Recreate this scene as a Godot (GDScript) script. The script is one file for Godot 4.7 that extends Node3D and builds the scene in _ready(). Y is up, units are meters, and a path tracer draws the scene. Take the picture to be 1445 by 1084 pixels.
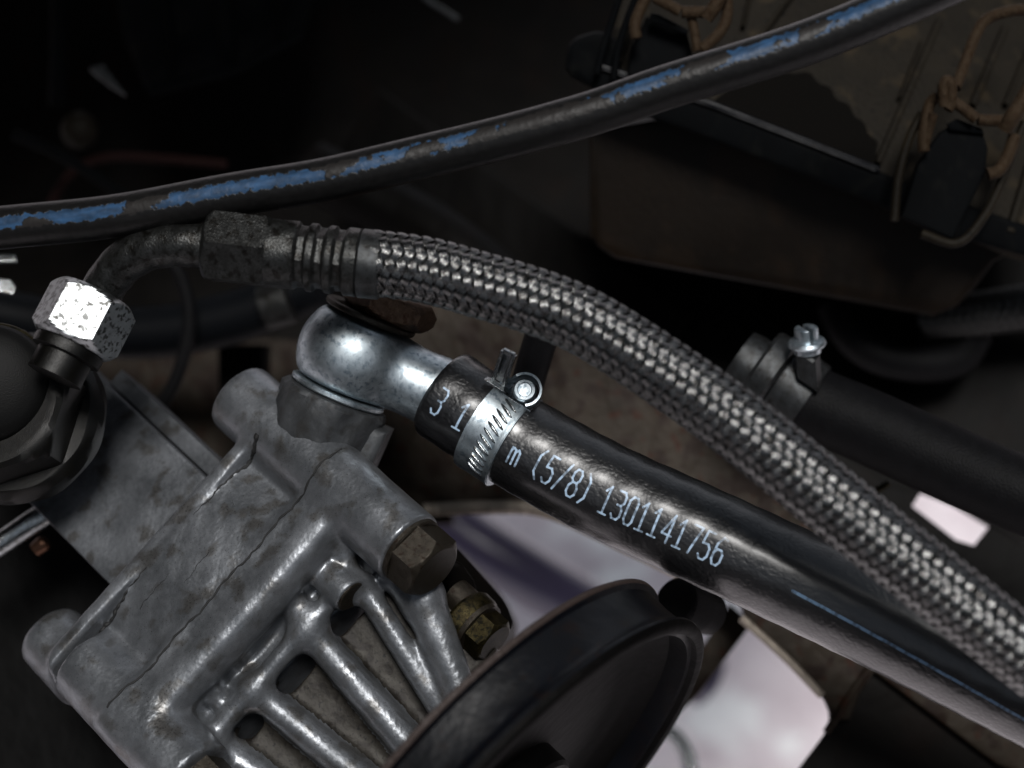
extends Node3D
# A look down into the engine bay of an old car: power steering pump, its hoses, the pulley and the air filter box.
# Sizes: the photograph's 1445 x 1084 frame has 0.0004 of the distance to a pixel, so 0.18 mm a pixel at 45 cm.
const K := 0.0004
const CM := 0.01
const MM := 0.001

var eye := Vector3.ZERO
var rx := Vector3.RIGHT
var ry := Vector3.UP
var rz := Vector3.BACK
var mats := {}
var used := {}
var hu := Vector3.ZERO   # the pump's own axes: along its cover, along its shaft, out of its top face
var hv := Vector3.ZERO
var hw := Vector3.ZERO
var ho := Vector3.ZERO

# ------------------------------------------------------------------ places
func at(px: float, py: float, d: float) -> Vector3:      # d: centimetres in front of the lens
	return eye + (rx * ((px - 722.5) * K) - ry * ((py - 542.0) * K) - rz) * (d * CM)

func dirc(x: float, y: float, z: float) -> Vector3:
	return (rx * x + ry * y + rz * z).normalized()

func on_plane(px: float, py: float, o: Vector3, n: Vector3) -> Vector3:
	var r := rx * ((px - 722.5) * K) - ry * ((py - 542.0) * K) - rz
	return eye + r * ((o - eye).dot(n) / r.dot(n))

func hp(u: float, v: float, w: float) -> Vector3:        # millimetres on the pump's own axes
	return ho + (hu * u + hv * v + hw * w) * MM

# ------------------------------------------------------------------ a mesh in the making
class MB:
	var v := PackedVector3Array()
	var uv := PackedVector2Array()
	var t := PackedInt32Array()
	var n := PackedVector3Array()                            # normals kept from a larger mesh

	func add(p: Vector3, q := Vector2.ZERO) -> int:
		v.append(p)
		uv.append(q)
		return v.size() - 1

	func tri(a: int, b: int, c: int) -> void:
		t.append_array([a, b, c])

	func quad(a: int, b: int, c: int, d: int) -> void:
		t.append_array([a, b, c, a, c, d])

	func join(o: MB) -> void:
		var n := v.size()
		v.append_array(o.v)
		uv.append_array(o.uv)
		for i in o.t:
			t.append(i + n)

	# faces are kept counter-clockwise from outside here; angle < 0: all smooth, shared vertices
	func mesh(origin: Vector3, angle := 35.0) -> ArrayMesh:
		var nf := t.size() / 3
		var fn := PackedVector3Array()
		fn.resize(nf)
		var a := []
		a.resize(Mesh.ARRAY_MAX)
		if angle < 0:
			var nn := PackedVector3Array()
			nn.resize(v.size())
			for f in nf:
				var i := t[f * 3]
				var j := t[f * 3 + 1]
				var k := t[f * 3 + 2]
				var n := (v[j] - v[i]).cross(v[k] - v[i])
				nn[i] += n
				nn[j] += n
				nn[k] += n
			var vv := PackedVector3Array()
			vv.resize(v.size())
			if n.size() == v.size():
				nn = n
			for i in v.size():
				nn[i] = nn[i].normalized()
				vv[i] = v[i] - origin
			var tt := PackedInt32Array()
			tt.resize(t.size())
			for f in nf:
				tt[f * 3] = t[f * 3]
				tt[f * 3 + 1] = t[f * 3 + 2]
				tt[f * 3 + 2] = t[f * 3 + 1]
			a[Mesh.ARRAY_VERTEX] = vv
			a[Mesh.ARRAY_NORMAL] = nn
			a[Mesh.ARRAY_TEX_UV] = uv
			a[Mesh.ARRAY_INDEX] = tt
		else:
			var around := []
			around.resize(v.size())
			for f in nf:
				var n := (v[t[f * 3 + 1]] - v[t[f * 3]]).cross(v[t[f * 3 + 2]] - v[t[f * 3]])
				fn[f] = n * 1e6
				for c in 3:
					var i := t[f * 3 + c]
					if around[i] == null:
						around[i] = PackedInt32Array()
					around[i].append(f)
			var cosa := cos(deg_to_rad(angle))
			var vo := PackedVector3Array()
			var no := PackedVector3Array()
			var uo := PackedVector2Array()
			vo.resize(nf * 3)
			no.resize(nf * 3)
			uo.resize(nf * 3)
			for f in nf:
				var me := fn[f].normalized()
				for c in 3:
					var i := t[f * 3 + [0, 2, 1][c]]
					var s := Vector3.ZERO
					for g in around[i]:
						if fn[g].normalized().dot(me) > cosa:
							s += fn[g]
					vo[f * 3 + c] = v[i] - origin
					no[f * 3 + c] = s.normalized() if s.length() > 0 else me
					uo[f * 3 + c] = uv[i]
			a[Mesh.ARRAY_VERTEX] = vo
			a[Mesh.ARRAY_NORMAL] = no
			a[Mesh.ARRAY_TEX_UV] = uo
		var m := ArrayMesh.new()
		m.add_surface_from_arrays(Mesh.PRIMITIVE_TRIANGLES, a)
		return m

# ------------------------------------------------------------------ things and parts
func numbered(called: String) -> String:
	var n: int = used.get(called, 0)
	used[called] = n + 1
	return called if n == 0 else "%s_%03d" % [called, n]

func thing(called: String, label: String, category: String, where: Vector3, group := "") -> Node3D:
	var o := Node3D.new()
	o.name = numbered(called)
	o.position = where
	add_child(o, true)
	tag(o, label, category, group)
	return o

func tag(o: Node, label: String, category: String, group := "") -> void:
	o.set_meta("label", label)
	o.set_meta("category", category)
	if group:
		o.set_meta("group", group)

func place_of(o: Node) -> Vector3:
	var p := Vector3.ZERO
	while o is Node3D and o != self:
		p += o.position
		o = o.get_parent()
	return p

func part(called: String, b: MB, m: String, parent: Node, angle := 35.0) -> MeshInstance3D:
	var o := MeshInstance3D.new()
	o.name = called
	o.mesh = b.mesh(place_of(parent), angle)
	o.material_override = mats[m]
	parent.add_child(o, true)
	return o

func single(called: String, b: MB, m: String, label: String, category: String, group := "", angle := 35.0) -> MeshInstance3D:
	var lo := b.v[0]
	var hi := b.v[0]
	for p in b.v:
		lo = lo.min(p)
		hi = hi.max(p)
	var c := (lo + hi) / 2
	var o := MeshInstance3D.new()
	o.name = numbered(called)
	o.mesh = b.mesh(c, angle)
	o.material_override = mats[m]
	o.position = c
	add_child(o, true)
	if label:
		tag(o, label, category, group)
	return o

# ------------------------------------------------------------------ shapes
func spline(pts: Array, n: int) -> PackedVector3Array:     # Catmull-Rom through world points
	var out := PackedVector3Array()
	var m := pts.size()
	for i in m - 1:
		var p0: Vector3 = pts[maxi(i - 1, 0)] if i > 0 else pts[0] * 2.0 - pts[1]
		var p1: Vector3 = pts[i]
		var p2: Vector3 = pts[i + 1]
		var p3: Vector3 = pts[i + 2] if i + 2 < m else p2 * 2.0 - p1
		for j in n:
			var t := j / float(n)
			out.append(0.5 * ((2.0 * p1) + (p2 - p0) * t + (2.0 * p0 - 5.0 * p1 + 4.0 * p2 - p3) * t * t + (3.0 * p1 - p0 - 3.0 * p2 + p3) * t * t * t))
	out.append(pts[m - 1])
	return out

func pxs(a: Array) -> Array:                                # [[px, py, d], ...] -> world points
	var out := []
	for p in a:
		out.append(at(p[0], p[1], p[2]))
	return out

# frames along a path: [points, tangents, side, up, lengths]; side starts towards the lens
func frames(p: PackedVector3Array) -> Array:
	var n := p.size()
	var tg := PackedVector3Array()
	var sd := PackedVector3Array()
	var up := PackedVector3Array()
	var ln := PackedFloat32Array()
	var s := (eye - p[0]).normalized()
	var l := 0.0
	for i in n:
		var d := (p[mini(i + 1, n - 1)] - p[maxi(i - 1, 0)]).normalized()
		s = (s - d * s.dot(d)).normalized()
		tg.append(d)
		sd.append(s)
		up.append(d.cross(s))
		if i > 0:
			l += p[i].distance_to(p[i - 1])
		ln.append(l)
	return [p, tg, sd, up, ln]

# radius: a number or a Callable(length, angle) in metres
func tube(p: PackedVector3Array, radius, seg := 24, caps := true) -> MB:
	var b := MB.new()
	var f := frames(p)
	var n := p.size()
	var total: float = f[4][n - 1]
	for i in n:
		for k in seg + 1:
			var th := (k / float(seg) - 0.5) * TAU
			var r: float = radius.call(f[4][i], th) if radius is Callable else radius
			var q: Vector3 = p[i] + (f[2][i] * cos(th) + f[3][i] * sin(th)) * r
			b.add(q, Vector2(f[4][i] / total, k / float(seg)))
	for i in n - 1:
		for k in seg:
			var a := i * (seg + 1) + k
			b.quad(a, a + seg + 1, a + seg + 2, a + 1)
	if caps:
		for e in [0, n - 1]:
			var c := b.add(p[e], Vector2.ZERO)
			var ring := []
			for k in seg:
				ring.append(b.add(b.v[e * (seg + 1) + k], Vector2.ZERO))
			for k in seg:
				if e == 0:
					b.tri(c, ring[k], ring[(k + 1) % seg])
				else:
					b.tri(c, ring[(k + 1) % seg], ring[k])
	return b

# turned shape: prof = [[height mm, radius mm], ...] along axis from o; shape(theta, h, r) may change the radius
func turned(o: Vector3, axis: Vector3, prof: Array, seg := 48, shape = null, ref := Vector3.ZERO) -> MB:
	var b := MB.new()
	axis = axis.normalized()
	var s := ref if ref != Vector3.ZERO else (rz if absf(axis.dot(rz)) < 0.9 else ry)
	s = (s - axis * s.dot(axis)).normalized()
	var t := axis.cross(s)
	var rows := []
	for q in prof:
		var row := []
		if q[1] <= 0.0:
			row.append(b.add(o + axis * (q[0] * MM), Vector2(0.5, 0.5)))
		else:
			for k in seg:
				var th := k * TAU / seg
				var r: float = shape.call(th, q[0], q[1]) if shape != null else q[1]
				row.append(b.add(o + axis * (q[0] * MM) + (s * cos(th) + t * sin(th)) * (r * MM), Vector2(k / float(seg), q[0] * 0.05)))
		rows.append(row)
	for i in rows.size() - 1:
		var a: Array = rows[i]
		var c: Array = rows[i + 1]
		for k in seg:
			var l := (k + 1) % seg
			if a.size() == 1 and c.size() == 1:
				continue
			elif a.size() == 1:
				b.tri(a[0], c[l], c[k])
			elif c.size() == 1:
				b.tri(a[k], a[l], c[0])
			else:
				b.quad(a[k], a[l], c[l], c[k])
	return b

func hexr(th: float, flat: float) -> float:                 # across-flats/2 -> radius at theta
	var a := fposmod(th, PI / 3.0) - PI / 6.0
	return flat / cos(a)

# a hexagon head or nut of half-width flat (mm) from o along axis, both rims turned off
func hexagon(o: Vector3, axis: Vector3, flat: float, h: float, both := true, hole := 0.0, ref := Vector3.ZERO) -> MB:
	var prof := []
	var c := flat * 0.2
	if hole > 0:
		prof.append([0.0, hole])
	else:
		prof.append([0.0, 0.0])
	if both:
		prof.append([0.0, flat * 0.9])
		for i in 5:
			prof.append([0.02 * flat + c * i / 4.0, flat * (0.94 + 0.22 * i / 4.0)])
	else:
		prof.append([0.0, flat * 1.2])
	for i in 5:
		prof.append([h - 0.02 * flat - c * (4 - i) / 4.0, flat * (0.94 + 0.22 * (4 - i) / 4.0)])
	prof.append([h, flat * 0.9])
	prof.append([h, hole if hole > 0 else 0.0])
	return turned(o, axis, prof, 60, func(th, _h, r): return minf(r, hexr(th, flat)), ref)

func ball(c: Vector3, rad: Vector3, a1: Vector3, a2: Vector3, a3: Vector3, n := 24) -> MB:
	var prof := []
	for i in n / 2 + 1:
		var f := PI * i / (n / 2.0)
		prof.append([-cos(f), sin(f) if i > 0 and i < n / 2 else 0.0])
	var b := turned(Vector3.ZERO, Vector3.UP, prof, n, null, Vector3.RIGHT)
	for i in b.v.size():
		var q := b.v[i] / MM
		b.v[i] = c + a1 * (q.x * rad.x) + a2 * (q.y * rad.y) + a3 * (q.z * rad.z)
	return b

# box with turned-off edges; half sizes and bevel in mm
func block(c: Vector3, a1: Vector3, a2: Vector3, a3: Vector3, half: Vector3, bevel := 0.6) -> MB:
	var poly := PackedVector2Array([Vector2(-half.x, -half.y), Vector2(half.x, -half.y), Vector2(half.x, half.y), Vector2(-half.x, half.y)])
	return prism(poly, c + a3 * (half.z * MM), a1, a2, a3, half.z * 2.0, bevel)

# 2D outline (mm on a1, a2 about o) going down -a3 by depth mm, bevelled top and bottom rims
func prism(poly: PackedVector2Array, o: Vector3, a1: Vector3, a2: Vector3, a3: Vector3, depth: float, bevel := 0.5, hollow := 0.0) -> MB:
	if Geometry2D.is_polygon_clockwise(poly):
		poly = poly.duplicate()
		poly.reverse()
	var b := MB.new()
	var n := poly.size()
	var inner := inset(poly, bevel)
	var w := func(q: Vector2, h: float) -> Vector3: return o + (a1 * q.x + a2 * q.y - a3 * h) * MM
	var rings := []
	for lay in [[inner, 0.0], [inset(poly, bevel * 0.3), bevel * 0.3], [poly, bevel], [poly, depth - bevel], [inner, depth]]:
		var row := []
		for q in lay[0]:
			row.append(b.add(w.call(q, lay[1]), q * 0.01))
		rings.append(row)
	var flip := a1.cross(a2).dot(a3) < 0
	for i in rings.size() - 1:
		for k in n:
			var l := (k + 1) % n
			if flip:
				b.quad(rings[i][k], rings[i][l], rings[i + 1][l], rings[i + 1][k])
			else:
				b.quad(rings[i][k], rings[i + 1][k], rings[i + 1][l], rings[i][l])
	var ear := Geometry2D.triangulate_polygon(inner)
	for i in ear.size() / 3:
		var x := ear[i * 3]
		var y := ear[i * 3 + 1]
		var z := ear[i * 3 + 2]
		if (inner[y] - inner[x]).cross(inner[z] - inner[x]) < 0:
			var s := y
			y = z
			z = s
		var top: Array = rings[0]
		var bot: Array = rings[4]
		if flip:
			b.tri(top[x], top[z], top[y])
			b.tri(bot[x], bot[y], bot[z])
		else:
			b.tri(top[x], top[y], top[z])
			b.tri(bot[x], bot[z], bot[y])
	return b

func inset(poly: PackedVector2Array, by: float) -> PackedVector2Array:
	var out := PackedVector2Array()
	var n := poly.size()
	for i in n:
		var e1 := (poly[i] - poly[(i + n - 1) % n]).normalized()
		var e2 := (poly[(i + 1) % n] - poly[i]).normalized()
		var m := Vector2(-e1.y, e1.x) + Vector2(-e2.y, e2.x)
		var l := m.length_squared()
		out.append(poly[i] + (m * (2.0 * by / l) if l > 0.3 else Vector2.ZERO))
	return out

# a plate whose outline is seen at these pixels when it lies in the plane (o, n); thickness mm behind it
func plate(px: Array, o: Vector3, n: Vector3, thick: float, bevel := 0.5, soft := 0) -> MB:
	n = n.normalized()
	var a1 := (rx - n * rx.dot(n)).normalized()
	var a2 := n.cross(a1)
	var poly := PackedVector2Array()
	for q in px:
		var p := on_plane(q[0], q[1], o, n) - o
		poly.append(Vector2(p.dot(a1), p.dot(a2)) / MM)
	for i in soft:
		poly = soften(poly)
	return prism(poly, o, a1, a2, n, thick, bevel)

func soften(poly: PackedVector2Array) -> PackedVector2Array:   # Chaikin
	var out := PackedVector2Array()
	for i in poly.size():
		var a := poly[i]
		var c := poly[(i + 1) % poly.size()]
		out.append(a.lerp(c, 0.2))
		out.append(a.lerp(c, 0.8))
	return out

# ------------------------------------------------------------------ a solid from a distance field, by surface nets
func nets(f: Callable, lo: Vector3, hi: Vector3, cell: float) -> MB:
	var b := MB.new()
	const B := 4
	var bx := int(ceil((hi.x - lo.x) / cell / B))
	var by := int(ceil((hi.y - lo.y) / cell / B))
	var bz := int(ceil((hi.z - lo.z) / cell / B))
	var sx := bx * B + 1
	var sy := by * B + 1
	var sz := bz * B + 1
	var val := PackedFloat32Array()
	val.resize(sx * sy * sz)
	val.fill(1e9)
	var live := []
	var reach := cell * B * 0.87 * 1.6
	for z in bz:
		for y in by:
			for x in bx:
				var c := lo + Vector3(x + 0.5, y + 0.5, z + 0.5) * (cell * B)
				if absf(f.call(c)) < reach:
					live.append(Vector3i(x, y, z) * B)
	for q: Vector3i in live:
		for z in range(q.z, q.z + B + 1):
			for y in range(q.y, q.y + B + 1):
				var row := (z * sy + y) * sx
				for x in range(q.x, q.x + B + 1):
					if val[row + x] > 1e8:
						val[row + x] = f.call(lo + Vector3(x, y, z) * cell)
	var at_cell := {}
	var cells := []
	var off := [0, 1, sx, sx + 1, sx * sy, sx * sy + 1, sx * sy + sx, sx * sy + sx + 1]
	var edges := [[0, 1], [2, 3], [4, 5], [6, 7], [0, 2], [1, 3], [4, 6], [5, 7], [0, 4], [1, 5], [2, 6], [3, 7]]
	for q: Vector3i in live:
		for z in range(q.z, q.z + B):
			for y in range(q.y, q.y + B):
				for x in range(q.x, q.x + B):
					var base := (z * sy + y) * sx + x
					var neg := 0
					for o in off:
						if val[base + o] < 0:
							neg += 1
					if neg == 0 or neg == 8:
						continue
					var s := Vector3.ZERO
					var n := 0
					for e in edges:
						var va := val[base + off[e[0]]]
						var vb := val[base + off[e[1]]]
						if (va < 0) != (vb < 0):
							var t := va / (va - vb)
							var pa := Vector3(e[0] & 1, (e[0] >> 1) & 1, e[0] >> 2)
							var pb := Vector3(e[1] & 1, (e[1] >> 1) & 1, e[1] >> 2)
							s += pa.lerp(pb, t)
							n += 1
					at_cell[base] = b.add(lo + (Vector3(x, y, z) + s / n) * cell)
					cells.append(base)
	var step := [1, sx, sx * sy]
	for base: int in cells:
		for a in 3:
			var va := val[base]
			var vb := val[base + step[a]]
			if (va < 0) == (vb < 0):
				continue
			var d1: int = step[(a + 1) % 3]
			var d2: int = step[(a + 2) % 3]
			if not (at_cell.has(base - d1) and at_cell.has(base - d2) and at_cell.has(base - d1 - d2)):
				continue
			var i: int = at_cell[base]
			var j: int = at_cell[base - d1]
			var k: int = at_cell[base - d1 - d2]
			var l: int = at_cell[base - d2]
			if va < 0:
				b.quad(i, j, k, l)
			else:
				b.quad(i, l, k, j)
	return b

static func smin(a: float, b: float, k: float) -> float:
	var h := maxf(k - absf(a - b), 0.0) / k
	return minf(a, b) - h * h * k * 0.25

static func smax(a: float, b: float, k: float) -> float:
	var h := maxf(k - absf(a - b), 0.0) / k
	return maxf(a, b) + h * h * k * 0.25

static func rbox(p: Vector3, half: Vector3, r: float) -> float:
	var q := p.abs() - half + Vector3(r, r, r)
	return q.max(Vector3.ZERO).length() + minf(maxf(q.x, maxf(q.y, q.z)), 0.0) - r

static func cap(p: Vector3, a: Vector3, c: Vector3, r1: float, r2: float) -> float:
	var ba := c - a
	var h := clampf((p - a).dot(ba) / ba.length_squared(), 0.0, 1.0)
	return p.distance_to(a + ba * h) - lerpf(r1, r2, h)

static func cyl_y(p: Vector3, cx: float, cz: float, y0: float, y1: float, r: float, e: float) -> float:
	var d := Vector2(p.x - cx, p.z - cz).length() - r + e
	var h := absf(p.y - (y0 + y1) * 0.5) - (y1 - y0) * 0.5 + e
	return Vector2(maxf(d, 0), maxf(h, 0)).length() + minf(maxf(d, h), 0.0) - e

# ------------------------------------------------------------------ textures and materials
func noise(kind: int, sd: int, freq: float, oct := 4) -> FastNoiseLite:
	var n := FastNoiseLite.new()
	n.noise_type = kind
	n.seed = sd
	n.frequency = freq
	n.fractal_octaves = oct
	return n

func field(sd: int, freq: float, size := 512, oct := 4, kind := FastNoiseLite.TYPE_SIMPLEX_SMOOTH, h := 0) -> PackedByteArray:
	var im := noise(kind, sd, freq, oct).get_seamless_image(size, h if h > 0 else size)
	im.convert(Image.FORMAT_L8)
	return im.get_data()

func picture(rgb8: PackedByteArray, w: int, h: int) -> ImageTexture:
	var im := Image.create_from_data(w, h, false, Image.FORMAT_RGB8, rgb8)
	im.generate_mipmaps()
	return ImageTexture.create_from_image(im)

func grey(l8: PackedByteArray, w: int, h: int) -> ImageTexture:
	return ImageTexture.create_from_image(Image.create_from_data(w, h, false, Image.FORMAT_L8, l8))

# base colours a..b mixed by a broad field, spots of c where a fine field is high, stains of d by a third (colours are sRGB 0..255)
func mottled(sd: int, a: Color, b: Color, c: Color, c_at: float, d: Color, d_at: float, f1: float, f2: float, f3: float, size := 512) -> ImageTexture:
	var n1 := field(sd, f1, size, 5)
	var n2 := field(sd + 1, f2, size, 2)
	var n3 := field(sd + 2, f3, size, 5)
	var out := PackedByteArray()
	out.resize(size * size * 3)
	for i in size * size:
		var k := a.lerp(b, n1[i] / 255.0)
		var s := clampf((n2[i] / 255.0 - c_at) * 9.0, 0.0, 1.0)
		if s > 0:
			k = k.lerp(c, s)
		s = clampf((n3[i] / 255.0 - d_at) * 6.0, 0.0, 1.0)
		if s > 0:
			k = k.lerp(d, s)
		out[i * 3] = int(k.r * 255)
		out[i * 3 + 1] = int(k.g * 255)
		out[i * 3 + 2] = int(k.b * 255)
	return picture(out, size, size)

func c8(r: int, g: int, b: int) -> Color:
	return Color(r / 255.0, g / 255.0, b / 255.0)

func mat(called: String, color: Color, rough: float, metal := 0.0, tex: Texture2D = null, scale := 20.0, bump: Texture2D = null, bump_cm := 0.02, rough_tex: Texture2D = null) -> StandardMaterial3D:
	var m := StandardMaterial3D.new()
	m.resource_name = called
	m.albedo_color = color
	m.roughness = rough
	m.metallic = metal
	if tex:
		m.albedo_texture = tex
	if bump:
		m.heightmap_enabled = true
		m.heightmap_texture = bump
		m.heightmap_scale = bump_cm
	if rough_tex:
		m.roughness_texture = rough_tex
	if scale > 0:
		m.uv1_triplanar = true
		m.uv1_scale = Vector3(scale, scale, scale)
		m.uv1_triplanar_sharpness = 3.0
	mats[called] = m
	return m

func make_materials() -> void:
	make_mats()
	for q in ["dusty_plastic", "black_plastic", "brown_plastic", "black_rubber", "dark_metal", "black_metal", "sheet_metal", "blue_hose", "red_cable", "rusty_wire", "pulley_rust"]:
		mats[q].metallic_specular = 0.22
	mats["gloss_plastic"].metallic_specular = 0.2
	mats["black_plastic"].metallic_specular = 0.15
	mats["black_plastic"].roughness = 0.7
	mats["pulley_paint"].metallic_specular = 0.34

func cast_skin() -> ImageTexture:
	var size := 1024
	var n1 := field(21, 0.005, size, 5)
	var n2 := field(22, 0.035, size, 4)
	var n3 := field(23, 0.17, size, 2)
	var n4 := field(24, 0.009, size, 6)
	var out := PackedByteArray()
	out.resize(size * size * 3)
	for i in size * size:
		var tone := clampf(0.5 + (n1[i] - 128) * 0.003 + (n2[i] - 128) * 0.0012 + (n3[i] - 128) * 0.0012, 0.0, 1.0)
		var r := 98.0 + 78.0 * tone
		var g := 101.0 + 78.0 * tone
		var b := 104.0 + 79.0 * tone
		var grime := clampf((n4[i] - 150) / 90.0, 0.0, 0.5)
		r = lerpf(r, 78.0, grime)
		g = lerpf(g, 72.0, grime)
		b = lerpf(b, 64.0, grime)
		var speck := clampf((n3[i] - 206 + grime * 36.0) / 14.0, 0.0, 0.9)
		if speck > 0.0:
			r = lerpf(r, 40.0, speck)
			g = lerpf(g, 37.0, speck)
			b = lerpf(b, 34.0, speck)
		out[i * 3] = int(r)
		out[i * 3 + 1] = int(g)
		out[i * 3 + 2] = int(b)
	return picture(out, size, size)

func make_mats() -> void:
	var grain := grey(field(11, 0.12, 512, 3), 512, 512)
	var lumps := grey(field(12, 0.02, 512, 5), 512, 512)
	var fine := grey(field(13, 0.3, 512, 2), 512, 512)
	var smears := grey(field(14, 0.012, 512, 5), 512, 512)
	var rf := field(15, 0.012, 512, 6)
	for i in rf.size():
		rf[i] = 120 + rf[i] / 2
	var rough_map := grey(rf, 512, 512)
	var alu := cast_skin()
	mat("cast_aluminium", c8(204, 205, 207), 0.54, 0.66, alu, 10.0, grain, 0.008, rough_map)
	mat("worn_bolt", c8(150, 138, 126), 0.4, 0.8, mottled(52, c8(170, 150, 134), c8(110, 92, 80), c8(50, 40, 34), 0.76, c8(96, 66, 50), 0.6, 0.02, 0.1, 0.025), 40.0, fine, 0.008)
	mat("stain_black", c8(14, 13, 12), 0.95)
	mats["stain_black"].metallic_specular = 0.05
	mat("dark_cast", c8(120, 121, 122), 0.6, 0.5, alu, 16.0, lumps, 0.03)
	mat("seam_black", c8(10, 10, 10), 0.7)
	mat("dirty_aluminium", c8(92, 89, 84), 0.6, 0.4, mottled(31, c8(150, 148, 142), c8(92, 86, 78), c8(36, 32, 28), 0.72, c8(66, 55, 44), 0.55, 0.012, 0.08, 0.016), 17.0, lumps, 0.025)
	mat("zinc", c8(236, 242, 245), 0.42, 1.0, mottled(41, c8(235, 238, 240), c8(170, 178, 182), c8(120, 124, 126), 0.78, c8(150, 160, 168), 0.6, 0.02, 0.14, 0.03), 30.0, fine, 0.004)
	mat("bright_steel", c8(205, 210, 212), 0.24, 1.0, mottled(43, c8(240, 240, 240), c8(170, 170, 170), c8(80, 78, 74), 0.78, c8(120, 112, 100), 0.66, 0.02, 0.14, 0.03), 40.0, fine, 0.006)
	mat("stamped_steel", c8(176, 180, 182), 0.42, 1.0, mottled(45, c8(250, 250, 250), c8(220, 220, 220), c8(96, 94, 91), 0.66, c8(70, 68, 65), 0.6, 0.03, 0.03, 0.035), 26.0, fine, 0.002)
	mat("dull_steel", c8(120, 124, 128), 0.4, 0.75, mottled(46, c8(150, 150, 150), c8(96, 94, 90), c8(40, 38, 36), 0.74, c8(70, 64, 58), 0.66, 0.02, 0.1, 0.02), 28.0, fine, 0.01)
	mat("oily_steel", c8(116, 118, 119), 0.38, 0.75, mottled(47, c8(150, 150, 148), c8(82, 81, 78), c8(36, 35, 33), 0.7, c8(62, 58, 52), 0.62, 0.02, 0.1, 0.02), 28.0, grain, 0.012)
	mat("shaded_braid", c8(62, 62, 61), 0.4, 0.9)  # darker copy of the braid steel, with shade put into the colour
	mats["shaded_braid"].uv1_triplanar = false
	mat("braid_steel", c8(146, 145, 142), 0.25, 1.0, mottled(49, c8(236, 238, 240), c8(150, 152, 156), c8(60, 58, 56), 0.78, c8(92, 90, 88), 0.62, 0.03, 0.14, 0.02), 30.0, fine, 0.006)
	mat("braid_core", c8(20, 19, 18), 0.8)
	mat("old_bolt", c8(112, 110, 106), 0.42, 0.7, mottled(51, c8(150, 142, 130), c8(96, 88, 78), c8(44, 38, 32), 0.74, c8(84, 60, 44), 0.66, 0.02, 0.1, 0.025), 40.0, fine, 0.01)
	mat("brass", c8(84, 80, 64), 0.45, 0.85, mottled(53, c8(190, 180, 140), c8(110, 100, 70), c8(40, 36, 26), 0.68, c8(60, 60, 40), 0.56, 0.02, 0.1, 0.025), 36.0, fine, 0.01)
	mat("oiled_brass", c8(34, 32, 27), 0.42, 0.45, mottled(55, c8(120, 116, 90), c8(64, 62, 48), c8(26, 24, 18), 0.7, c8(40, 40, 30), 0.6, 0.015, 0.06, 0.02), 26.0, fine, 0.008)
	mat("copper", c8(92, 66, 52), 0.4, 0.9, null, 0.0)
	mat("black_rubber", c8(12, 12, 14), 0.62, 0.0, mottled(57, c8(255, 255, 255), c8(170, 170, 172), c8(255, 250, 240), 0.85, c8(220, 214, 206), 0.7, 0.02, 0.2, 0.02), 20.0, grain, 0.012)
	mat("gloss_plastic", c8(12, 12, 12), 0.5, 0.0, null, 16.0, fine, 0.006)
	mat("dusty_plastic", c8(148, 141, 128), 0.6, 0.0, mottled(61, c8(54, 50, 43), c8(38, 35, 30), c8(20, 19, 17), 0.74, c8(76, 68, 55), 0.66, 0.01, 0.09, 0.012), 9.0, grain, 0.014)
	mat("black_plastic", c8(112, 120, 128), 0.5, 0.0, mottled(63, c8(24, 26, 28), c8(16, 17, 18), c8(44, 42, 38), 0.8, c8(40, 38, 34), 0.7, 0.01, 0.1, 0.014), 12.0, fine, 0.004)
	mat("brown_plastic", c8(168, 158, 146), 0.45, 0.0, mottled(65, c8(34, 28, 22), c8(24, 20, 16), c8(52, 44, 36), 0.8, c8(42, 34, 26), 0.64, 0.008, 0.1, 0.01), 7.0, grain, 0.01)
	mat("rusty_wire", c8(98, 98, 100), 0.7, 0.25, mottled(67, c8(150, 126, 96), c8(120, 96, 72), c8(70, 54, 40), 0.76, c8(118, 88, 60), 0.6, 0.02, 0.1, 0.03), 40.0, lumps, 0.04)
	mat("lit_edge", c8(150, 140, 128), 0.5, 0.4, null, 30.0, lumps, 0.04)  # pale beige that paints light along the panel's lower edge
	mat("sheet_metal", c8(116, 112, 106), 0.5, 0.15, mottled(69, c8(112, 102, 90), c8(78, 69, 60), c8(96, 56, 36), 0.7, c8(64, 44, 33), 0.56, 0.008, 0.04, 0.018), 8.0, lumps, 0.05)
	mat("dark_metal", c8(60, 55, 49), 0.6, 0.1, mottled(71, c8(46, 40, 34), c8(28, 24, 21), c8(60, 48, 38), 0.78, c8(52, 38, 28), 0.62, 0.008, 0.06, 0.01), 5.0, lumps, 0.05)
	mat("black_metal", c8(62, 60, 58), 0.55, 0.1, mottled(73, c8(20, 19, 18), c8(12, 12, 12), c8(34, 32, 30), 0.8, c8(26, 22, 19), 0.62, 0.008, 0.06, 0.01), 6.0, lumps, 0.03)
	mat("pulley_paint", c8(104, 108, 120), 0.4, 0.0, mottled(75, c8(30, 34, 42), c8(20, 22, 27), c8(58, 34, 26), 0.78, c8(46, 30, 25), 0.68, 0.012, 0.07, 0.014), 12.0, smears, 0.03)
	mat("pulley_rust", c8(30, 27, 26), 0.66, 0.1, mottled(77, c8(58, 36, 30), c8(34, 25, 23), c8(26, 24, 24), 0.66, c8(72, 44, 34), 0.64, 0.012, 0.07, 0.014), 14.0, lumps, 0.03)
	mat("grey_rubber", c8(24, 24, 26), 0.4)
	mat("edge_rust", c8(46, 35, 31), 0.6, 0.2, null, 30.0, lumps, 0.03)
	mat("violet_hose", c8(58, 54, 74), 0.28)
	mat("blue_hose", c8(9, 11, 14), 0.5, 0.0, null, 20.0, grain, 0.01)
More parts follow.
